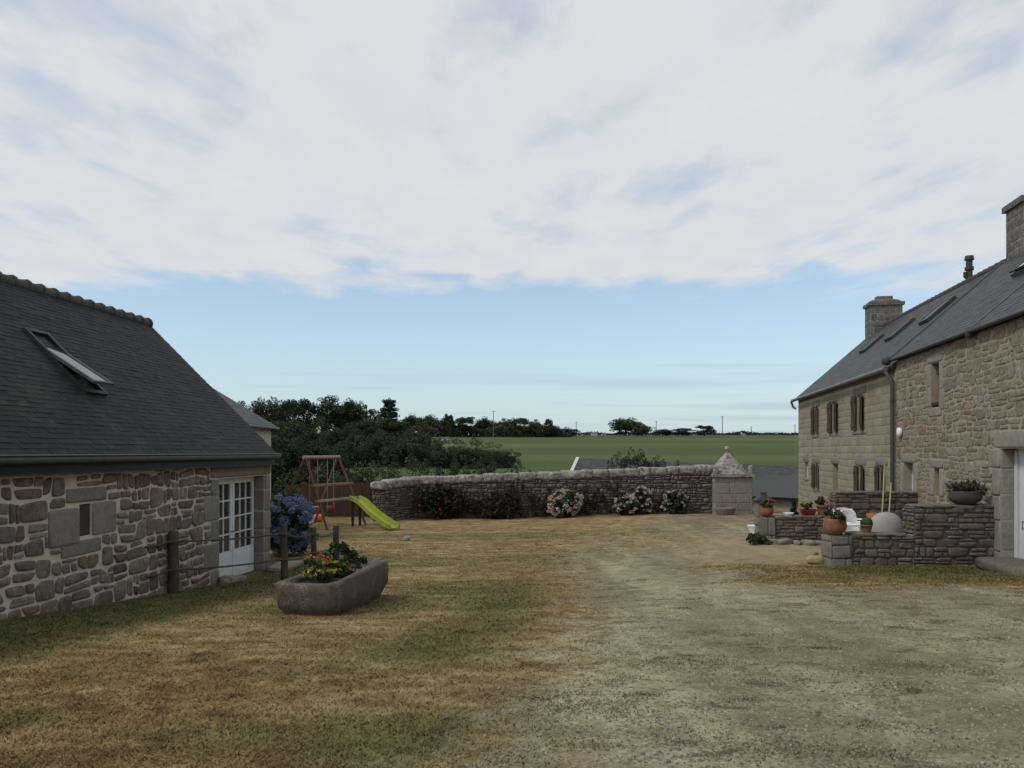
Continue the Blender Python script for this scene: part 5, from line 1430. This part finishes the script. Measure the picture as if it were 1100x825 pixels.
# swings
def swing(t0, t1, zs, name, label, m, bucket):
    a, b2 = NA.lerp(FA, t0), NA.lerp(FA, t1); c = (a + b2) / 2
    o = thing(name, label, 'swing', (c.x, c.y, zs))
    for q in (a, b2):
        mb = MB(); mb.tube([q, Vector((q.x, q.y, zs))], .014, 6); mb.build('rope', M['swing_rope'], o)
    mb = MB()
    if bucket:
        mb.lathe((c.x, c.y, zs - .08), [(.10, 0), (.14, .05), (.15, .24), (.13, .24), (.11, .07), (.01, .05)], 16)
    else:
        mb.obox((c.x, c.y, zs), bd * ((b2 - a).length / 2 + .06), pr * .1, Vector((0, 0, .02)))
    mb.build('seat', M[m], o)
swing(.12, .36, .66, 'board_swing', 'swing with flat yellow seat hanging from the near end of the beam', 'yellow', False)
swing(.66, .86, .48, 'bucket_swing', 'swing with red bucket seat hanging from the far end of the beam', 'red', True)
mb = MB(); X_, Y_ = (342 - 550) / FPX * 29.8, 29.8; mb.rock((X_, Y_, gzf(X_, Y_) + .14), (.2, .14, .15), .3, 3, 2.3, .1)
tag(mb.build('toy', M['orange'], loc=(X_, Y_, gzf(X_, Y_))), 'small orange toy lying on the grass behind the swing frame', 'toy')
# board fence
bf = thing('board_fence', 'red brown board fence behind the swing frame', 'fence', (-7.15, 32.2, gzf(-7.15, 32.2)))
mb = MB(); x = -8.55; i = 0
while x < -5.75:
    zt = 1.32 + .03 * math.sin(i * 2.1); z0 = gzf(x, 32.2)
    mb.box((x, 32.2 + .004 * (i % 2), (z0 + zt) / 2), (.145, .025, zt - z0)); x += .15; i += 1
mb.build('board_panel', M['fence_brown'], bf)
for z in (.4, 1.05):
    mb = MB(); mb.box((-7.2, 32.24, z), (2.85, .045, .09)); mb.build('rail', M['fence_brown'], bf)
for x in (-8.5, -7.15, -5.8):
    mb = MB(); mb.box((x, 32.3, .6), (.1, .1, 1.5)); mb.build('post', M['dark_wood'], bf)
# pale stone on lawn
mb = MB(); X_, Y_ = (437 - 550) / FPX * 23.3, 23.3; mb.rock((X_, Y_, gzf(X_, Y_) + .05), (.10, .09, .085), 0, 8, 2.3, .15)
tag(mb.build('loose_rock', M['coping'], loc=(X_, Y_, gzf(X_, Y_))), 'single small pale stone lying on the open lawn near the slide', 'rock')

# ------------------------------------------------------------------ terrace furniture and pots
def pot(name, label, X, Y, z, w, h, mat, rim=True, bowl=False, cat='flowerpot', group='pots on the terrace walls'):
    o = thing(name, label, cat, (X, Y, z), group); r = w / 2
    prof = [(r * .62, 0), (r * .86, h * .45), (r * .96, h * .8), (r * 1.04, h * .82), (r * 1.05, h), (r * .9, h), (r * .86, h * .8), (0, h * .8)]
    if bowl: prof = [(r * .55, 0), (r * .9, h * .25), (r * 1.02, h * .6), (r * .94, h * .85), (r * 1.0, h), (r * .86, h), (r * .82, h * .8), (0, h * .8)]
    mb = MB(); mb.lathe((X, Y, z), prof[:-1] + [(.02, h * .8)], 24); mb.build('pot_body', mat, o)
    mb = MB(); mb.lathe((X, Y, z + h * .78), [(r * .83, 0), (r * .8, h * .06), (.02, h * .08)], 20); mb.build('soil', M['soil'], o)
    return (X, Y, z + h * .82)
q = PN(6.63); b_ = pot('flowerpot', 'large round terracotta pot on the end pier of the near terrace wall', q[0], q[1], .895, .46, .33, M['terracotta'], bowl=True)
rngp = np.random.default_rng(3)
o = flower_plant('potted_plant', 'spiky green and purple plant in the large round terracotta pot', 'plant', b_, .24, .26, M['leaf_pot'], M['pet_pink'], 260, 5, .03, 10, 31, .05)
q = PN(7.28); b_ = pot('flowerpot', 'small tan clay pot on the low part of the near terrace wall', q[0], q[1], .93, .23, .17, M['terracotta_dark'])
mb = MB(); mb.rock((b_[0], b_[1], b_[2] + .07), (.12, .12, .1), 0, 4, 2.1, .15, 4)
tag(mb.build('cactus', M['leaf_hyd'], loc=b_), 'dark green cushion plant growing in the small tan clay pot', 'plant')
q = PN(9.3); b_ = pot('stone_planter', 'wide dark stone bowl on top of the high near terrace wall', q[0], q[1], 1.52, .62, .27, M['pot_dark'], bowl=True, cat='planter')
flower_plant('potted_plant', 'scrubby grey brown plant in the dark stone bowl by the white door', 'plant', (b_[0], b_[1], b_[2]), .38, .24, M['leaf_grey'], M['pet_pink'], 520, 0, .03, 10, 33, .045)
q = PF(6.75); b_ = pot('flowerpot', 'ochre bowl on the end pier of the far terrace wall', q[0], q[1], .885, .36, .22, M['terracotta'], bowl=True)
flower_plant('potted_plant', 'orange and red flowers in the ochre bowl on the far terrace wall', 'plant', b_, .2, .3, M['leaf_pot'], M['pet_orange'], 220, 12, .045, 14, 34, .04)
# red trough with yellow flowers
q = PF(7.82); o = thing('window_box', 'red plastic flower trough on the far terrace wall', 'planter', (q[0], q[1], .9), 'pots on the terrace walls')
mb = MB(); mb.hexa([(q[0] + sx * .14, q[1] + sy * .06, .9) for sx, sy in ((-1, -1), (1, -1), (1, 1), (-1, 1))] + [(q[0] + sx * .19, q[1] + sy * .09, 1.04) for sx, sy in ((-1, -1), (1, -1), (1, 1), (-1, 1))])
mb.box((q[0], q[1], 1.05), (.42, .22, .03)); mb.build('box_body', M['red'], o)
mb = MB(); mb.box((q[0], q[1], 1.07), (.36, .16, .02)); mb.build('soil', M['soil'], o)
flower_plant('potted_plant', 'yellow flowers in the red trough on the far terrace wall', 'plant', (q[0] - .02, q[1], 1.07), .17, .2, M['leaf_pot'], M['pet_yellow'], 160, 14, .035, 12, 35)
q = PF(8.2); b_ = pot('flowerpot', 'tall terracotta pot beside the red trough on the far terrace wall', q[0], q[1], .9, .31, .29, M['terracotta_dark'])
flower_plant('potted_plant', 'red flowered geranium in the tall terracotta pot on the far wall', 'plant', b_, .18, .28, M['leaf_pot'], M['pet_red'], 160, 7, .05, 18, 36)
q = PF(7.32); mb = MB(); mb.lathe((q[0], q[1], .9), [(.1, 0), (.14, .06), (.15, .08), (.13, .08), (.1, .02), (0.01, .02)], 16, 0, 1, .7)
tag(mb.build('tray', M['white_plastic'], loc=(q[0], q[1], .9)), 'small shallow white tray on the far terrace wall', 'tray')
X_, Y_ = 853 / 1, 22.6; X_ = (853 - 550) / FPX * Y_
b_ = pot('flowerpot', 'plain pot on the ground behind the far terrace wall', X_, Y_, gzf(X_, Y_), .34, .5, M['terracotta_dark'], group=None)
o = thing('dwarf_conifer', 'small dark cone shaped conifer showing above the far terrace wall', 'plant', b_)
rng = np.random.default_rng(40); cs = []
for k in range(60):
    t = rng.random(); a = rng.random() * 6.28; r = .18 * (1 - t) * (.6 + .4 * rng.random()); cs.append((b_[0] + r * math.cos(a), b_[1] + r * math.sin(a), b_[2] + .02 + .55 * t))
quads_mesh('crown', leaf_quads(np.array(cs), .05, 26, .025, rng), M['leaf_cedar'], o)
mb = MB(); mb.tube([(b_[0], b_[1], b_[2] - .05), (b_[0], b_[1], b_[2] + .5)], [.02, .006], 6); mb.build('trunk', M['bark'], o)
# hooded barbecue
X_, Y_ = (820 - 550) / FPX * 26.5, 26.5; z0 = gzf(X_, Y_)
o = thing('garden_barbecue', 'dark hooded garden barbecue standing behind the ochre flower bowl', 'barbecue', (X_, Y_, z0))
mb = MB(); mb.box((X_ - .17, Y_, z0 + .38), (.14, .45, .76)); mb.box((X_ + .17, Y_, z0 + .38), (.14, .45, .76)); mb.box((X_, Y_ + .2, z0 + .38), (.2, .06, .76)); mb.build('base', M['granite'], o)
mb = MB(); mb.box((X_, Y_, z0 + .785), (.62, .55, .05)); mb.hexa([(X_ + sx * .28, Y_ + sy * .24, z0 + .81) for sx, sy in ((-1, -1), (1, -1), (1, 1), (-1, 1))] + [(X_ + sx * .1, Y_ + sy * .1, z0 + .98) for sx, sy in ((-1, -1), (1, -1), (1, 1), (-1, 1))]); mb.box((X_, Y_, z0 + 1.02), (.16, .16, .1)); mb.build('hood', M['metal_dark'], o)
# white flared pot at the wall end
X_, Y_ = (811 - 550) / FPX * 21.3, 21.3; z0 = gzf(X_, Y_)
mb = MB(); mb.lathe((X_, Y_, z0), [(.09, 0), (.12, .2), (.2, .4), (.21, .42), (.18, .42), (.1, .2), (.02, .2)], 20)
tag(mb.build('white_planter', M['white_plastic'], loc=(X_, Y_, z0)), 'flared white pot on the ground at the far terrace wall end', 'planter')
X_, Y_ = (815 - 550) / FPX * 20.55, 20.55
flower_plant('weed_clump', 'low dark green weeds at the foot of the far terrace wall pier', 'plant', (X_, Y_, gzf(X_, Y_)), .3, .26, M['leaf_hyd'], None, 420, 0, 0, 0, 41, .05)
for i, (px, Y, s) in enumerate(((832, 20.5, .16), (843, 20.45, .2), (856, 20.4, .13), (868, 20.35, .16), (880, 20.3, .12))):
    X = (px - 550) / FPX * Y; z0 = gzf(X, Y); mb = MB(); mb.rock((X, Y, z0 + .04), (s * 1.3, s * .7, s * .55), i * .7, 50 + i, 2.7, .25)
    tag(mb.build('loose_rock', M['rock'], loc=(X, Y, z0)), '%s rock from the left along the foot of the far terrace wall' % ORD[i], 'rock', 'rocks along the far terrace wall')
X, Y = (877 - 550) / FPX * 16.45, 16.45; z0 = gzf(X, Y); mb = MB(); mb.rock((X, Y, z0 + .06), (.2, .13, .1), .1, 60, 2.6, .2)
tag(mb.build('loose_rock', M['tan_rock'], loc=(X, Y, z0)), 'pale yellow stone on the ground by the near terrace wall pier', 'rock')
X += .02; mb = MB(); mb.rock((X, Y + .16, z0 + .1), (.1, .06, .11), .3, 61, 2.4, .25)
tag(mb.build('loose_rock', M['rock'], loc=(X, Y + .16, z0)), 'brown stone leaning behind the pale yellow one near the terrace pier', 'rock')
# white plastic garden chairs
def chair():
    o = bpy.data.objects.new('garden_chair', None); COL.objects.link(o); ORIG[o.name] = (0, 0, 0)
    V = Vector((0, 0, 1)); mb = MB(); mb.obox((0, 0, .42), (.25, 0, 0), (0, .24, 0), (0, 0, .018)); mb.obox((0, -.25, .39), (.25, 0, 0), (0, .012, 0), (0, 0, .045)); mb.build('seat', M['white_plastic'], o)
    mb = MB()
    prev = None
    for k in range(9):
        a = (k - 4) / 4; x = a * .26; yb = .24 - .07 * a * a; top = .95 - .06 * a * a
        for zz0, zz1 in ((.46, .62), (.64, .80), (.82, top)):
            if k < 8:
                a2 = (k - 3) / 4; x2 = a2 * .26; yb2 = .24 - .07 * a2 * a2; top2 = .95 - .06 * a2 * a2; z2 = zz1 if zz1 != top else top2
                sh = lambda z: (z - .46) * .22
                p = [(x, yb + sh(zz0) - .012, zz0), (x2, yb2 + sh(zz0) - .012, zz0), (x2, yb2 + sh(zz0) + .012, zz0), (x, yb + sh(zz0) + .012, zz0)]
                r_ = [(x, yb + sh(zz1) - .012, zz1), (x2, yb2 + sh(zz1) - .012, z2), (x2, yb2 + sh(zz1) + .012, z2), (x, yb + sh(zz1) + .012, zz1)]
                mb.hexa(p + r_)
    for sx in (-1, 1): mb.tube([(sx * .26, .18, .40), (sx * .265, .32, .92)], .022, 8)
    mb.build('backrest', M['white_plastic'], o)
    for sx in (-1, 1):
        mb = MB(); mb.tube([(sx * .27, .24, .66), (sx * .29, .0, .67), (sx * .285, -.24, .65), (sx * .275, -.27, .6)], .024, 8); mb.build('armrest', M['white_plastic'], o)
        mb = MB(); mb.tube([(sx * .275, -.26, .62), (sx * .25, -.24, .4), (sx * .27, -.28, 0)], .024, 8); mb.build('leg', M['white_plastic'], o)
        mb = MB(); mb.tube([(sx * .25, .2, .42), (sx * .27, .27, 0)], .026, 8); mb.build('leg', M['white_plastic'], o)
    return o
ch = chair(); GC = 'white plastic chairs on the terrace'
for i, (px, Y, rz, lb) in enumerate(((921, 18.6, .5, 'white plastic garden chair in the middle of the terrace, in front of its twin'), (914, 19.7, .25, 'white plastic garden chair farther back on the terrace, against the far wall'))):
    o = ch if i == 0 else copy_tree(ch)
    X = (px - 550) / FPX * Y; o.location = (X, Y, gzf(X, Y) + .02); o.rotation_euler = (0, 0, rz); tag(o, lb, 'chair', GC)
# white low table
X, Y = (917 - 550) / FPX * 17.5, 17.5; z0 = gzf(X, Y)
o = thing('garden_table', 'small white plastic table on the terrace just behind the near wall', 'table', (X, Y, z0))
mb = MB(); mb.box((X, Y, z0 + .72), (.62, .5, .03), 0, .1); mb.build('table_top', M['white_plastic'], o)
for sx in (-1, 1):
    for sy in (-1, 1):
        mb = MB(); mb.tube([(X + sx * .25, Y + sy * .19, z0 + .7), (X + sx * .27, Y + sy * .2, z0)], .025, 8); mb.build('leg', M['white_plastic'], o)
# covered barbecue
X, Y = (952 - 550) / FPX * 17.7, 17.7; z0 = gzf(X, Y)
mb = MB(); prof = []
vs = []; fs = []; n = 40; pf = [(.40, .0), (.40, .35), (.39, .60), (.35, .78), (.27, .90), (.15, .97), (.03, .99)]
for r, z in pf:
    for k in range(n):
        a = 2 * math.pi * k / n; f = 1 + .035 * math.sin(a * 7 + z * 2) * (1.05 - z) + .03 * mnoise.noise(Vector((math.cos(a) * 2, math.sin(a) * 2, z * 4)))
        vs.append((X + r * f * math.cos(a), Y + r * f * .85 * math.sin(a), z0 + z))
mb.add(vs, [(i * n + k, i * n + (k + 1) % n, (i + 1) * n + (k + 1) % n, (i + 1) * n + k) for i in range(len(pf) - 1) for k in range(n)] + [tuple(range((len(pf) - 1) * n, len(pf) * n))], 0, True)
tag(mb.build('covered_barbecue', M['grey_cover'], loc=(X, Y, z0)), 'round barbecue under a pale grey dome cover on the terrace', 'barbecue')
# terracotta urn
X, Y = (941 - 550) / FPX * 19.8, 19.8; z0 = gzf(X, Y); pot('terracotta_urn', 'tall orange terracotta urn behind the grey cover on the terrace', X, Y, z0, .42, .84, M['terracotta'], cat='urn', group=None)
for i, (pa, ya, za, pb, yb_, lb) in enumerate(((950, 20.3, 2.3, 944, 19.95, 'taller bamboo cane leaning on the far terrace wall'), (957, 20.25, 1.8, 950, 19.75, 'shorter bamboo cane on the right leaning on the far terrace wall'))):
    a = Vector(((pa - 550) / FPX * ya, ya, za)); b2 = Vector(((pb - 550) / FPX * yb_, yb_, gzf(8.3, yb_)))
    mb = MB(); k = (a - b2); pts = [b2 + k * t + Vector((.03 * math.sin(t * 3), 0, 0)) for t in np.linspace(0, 1, 7)]
    mb.tube(pts, [.022, .024, .022, .024, .02, .022, .016], 8)
    tag(mb.build('bamboo_cane', M['bamboo'], loc=b2), lb, 'cane', 'canes on the terrace')

# ------------------------------------------------------------------ sky, sun, camera
SUN = Vector((-.62, -.30, .78)).normalized()
el = math.asin(SUN.z); az = math.atan2(SUN.x, SUN.y)
w = bpy.data.worlds.new('World'); scene.world = w; w.use_nodes = True
nt = w.node_tree; bg = nt.nodes['Background']
sky = N(nt, 'ShaderNodeTexSky', sky_type='NISHITA'); sky.sun_disc = False
sky.sun_elevation = el; sky.sun_rotation = az; sky.air_density = 1.0; sky.dust_density = 1.2; sky.ozone_density = 1.2; sky.altitude = 20
tc = N(nt, 'ShaderNodeTexCoord').outputs['Generated']
sp = N(nt, 'ShaderNodeSeparateXYZ'); L(nt, tc, sp.inputs[0])
zc = mth(nt, 'MAXIMUM', sp.outputs['Z'], .012)
u = mth(nt, 'DIVIDE', sp.outputs['X'], zc); v = mth(nt, 'DIVIDE', sp.outputs['Y'], zc)
cb = N(nt, 'ShaderNodeCombineXYZ'); L(nt, u, cb.inputs[0]); L(nt, v, cb.inputs[1])
uv = cb.outputs[0]
def cn(scale, det, rough, off, sc=(1, 1, 1), dist=0.0):
    m = N(nt, 'ShaderNodeMapping'); m.inputs['Location'].default_value = off; m.inputs['Scale'].default_value = sc
    L(nt, uv, m.inputs['Vector']); return noise(nt, scale, det, rough, m.outputs['Vector'], dist)
n1 = cn(1.3, 5, .55, (3.2, 1.7, 0), (1.0, .62, 1), .2); n2 = cn(3.4, 5, .55, (7.1, 2.2, 0), (.95, .5, 1), .2); n3 = cn(.5, 3, .5, (1.3, 8.8, 0))
# edge of the cloud deck at distance v ~ 4.5 (in units of its height)
edge = mth(nt, 'ADD', 4.95, mth(nt, 'MULTIPLY', mth(nt, 'SUBTRACT', n1, .5), 2.2))
edge = mth(nt, 'ADD', edge, mth(nt, 'MULTIPLY', mth(nt, 'SUBTRACT', n2, .5), 1.1))
cov = mth(nt, 'MULTIPLY', mth(nt, 'SUBTRACT', edge, v), 1.6, clamp=True)
thin = mth(nt, 'ADD', mth(nt, 'MULTIPLY', n1, .45), mth(nt, 'ADD', mth(nt, 'MULTIPLY', n2, .4), mth(nt, 'MULTIPLY', n3, .15)))
body = mth(nt, 'MULTIPLY', mth(nt, 'SUBTRACT', thin, .345), 7.0, clamp=True)
cov = mth(nt, 'MULTIPLY', cov, mth(nt, 'ADD', .35, mth(nt, 'MULTIPLY', body, .65)))
# thin grey bars low over the horizon
nb = cn(1, 4, .55, (2.0, 4.0, 0), (.09, .13, 1), .2)
bar = mth(nt, 'MULTIPLY', mth(nt, 'SUBTRACT', nb, .52), 7, clamp=True)
bar = mth(nt, 'MULTIPLY', bar, mth(nt, 'MULTIPLY', mth(nt, 'GREATER_THAN', v, 9.0), .55))
ccol = ramp(nt, n2, [(.3, (.61, .65, .69)), (.5, (.645, .675, .70)), (.7, (.675, .70, .715))])
SK = .15
clearc = mixc(nt, 1.0, sky.outputs[0], (SK, SK, SK), 'MULTIPLY')
low = mth(nt, 'MULTIPLY', mth(nt, 'SUBTRACT', .22, sp.outputs['Z'], clamp=True), 4.0, clamp=True)
veil = mth(nt, 'ADD', .22, mth(nt, 'MULTIPLY', low, .6), clamp=True)
clearc = mixc(nt, veil, clearc, (.50, .66, .75))
c = mixc(nt, bar, clearc, (.37, .47, .56))
c = mixc(nt, cov, c, ccol)
L(nt, c, bg.inputs['Color']); bg.inputs['Strength'].default_value = 1.0

sl = bpy.data.lights.new('sun', 'SUN'); sl.energy = 1.5; sl.angle = math.radians(11); sl.color = (1, .95, .88)
so = bpy.data.objects.new('sun', sl); COL.objects.link(so); so.rotation_euler = SUN.to_track_quat('Z', 'Y').to_euler(); so.location = (-20, -10, 30)

cam = bpy.data.cameras.new('camera'); co = bpy.data.objects.new('camera', cam); COL.objects.link(co)
co.location = (0, 0, EYE); co.rotation_euler = (math.radians(90), 0, 0)
cam.sensor_width = 36; cam.lens = 36 * FPX / 1100; cam.shift_y = 72.5 / 1100
cam.clip_start = .1; cam.clip_end = 6000
scene.camera = co
vs_ = scene.view_settings; vs_.view_transform = 'Standard'; vs_.look = 'None'; vs_.exposure = 0.1; vs_.gamma = 1; vs_.use_curve_mapping = False
scene.cycles.max_bounces = 6; scene.cycles.diffuse_bounces = 3; scene.cycles.glossy_bounces = 3; scene.cycles.transmission_bounces = 4; scene.cycles.transparent_max_bounces = 4
scene.cycles.use_denoising = True
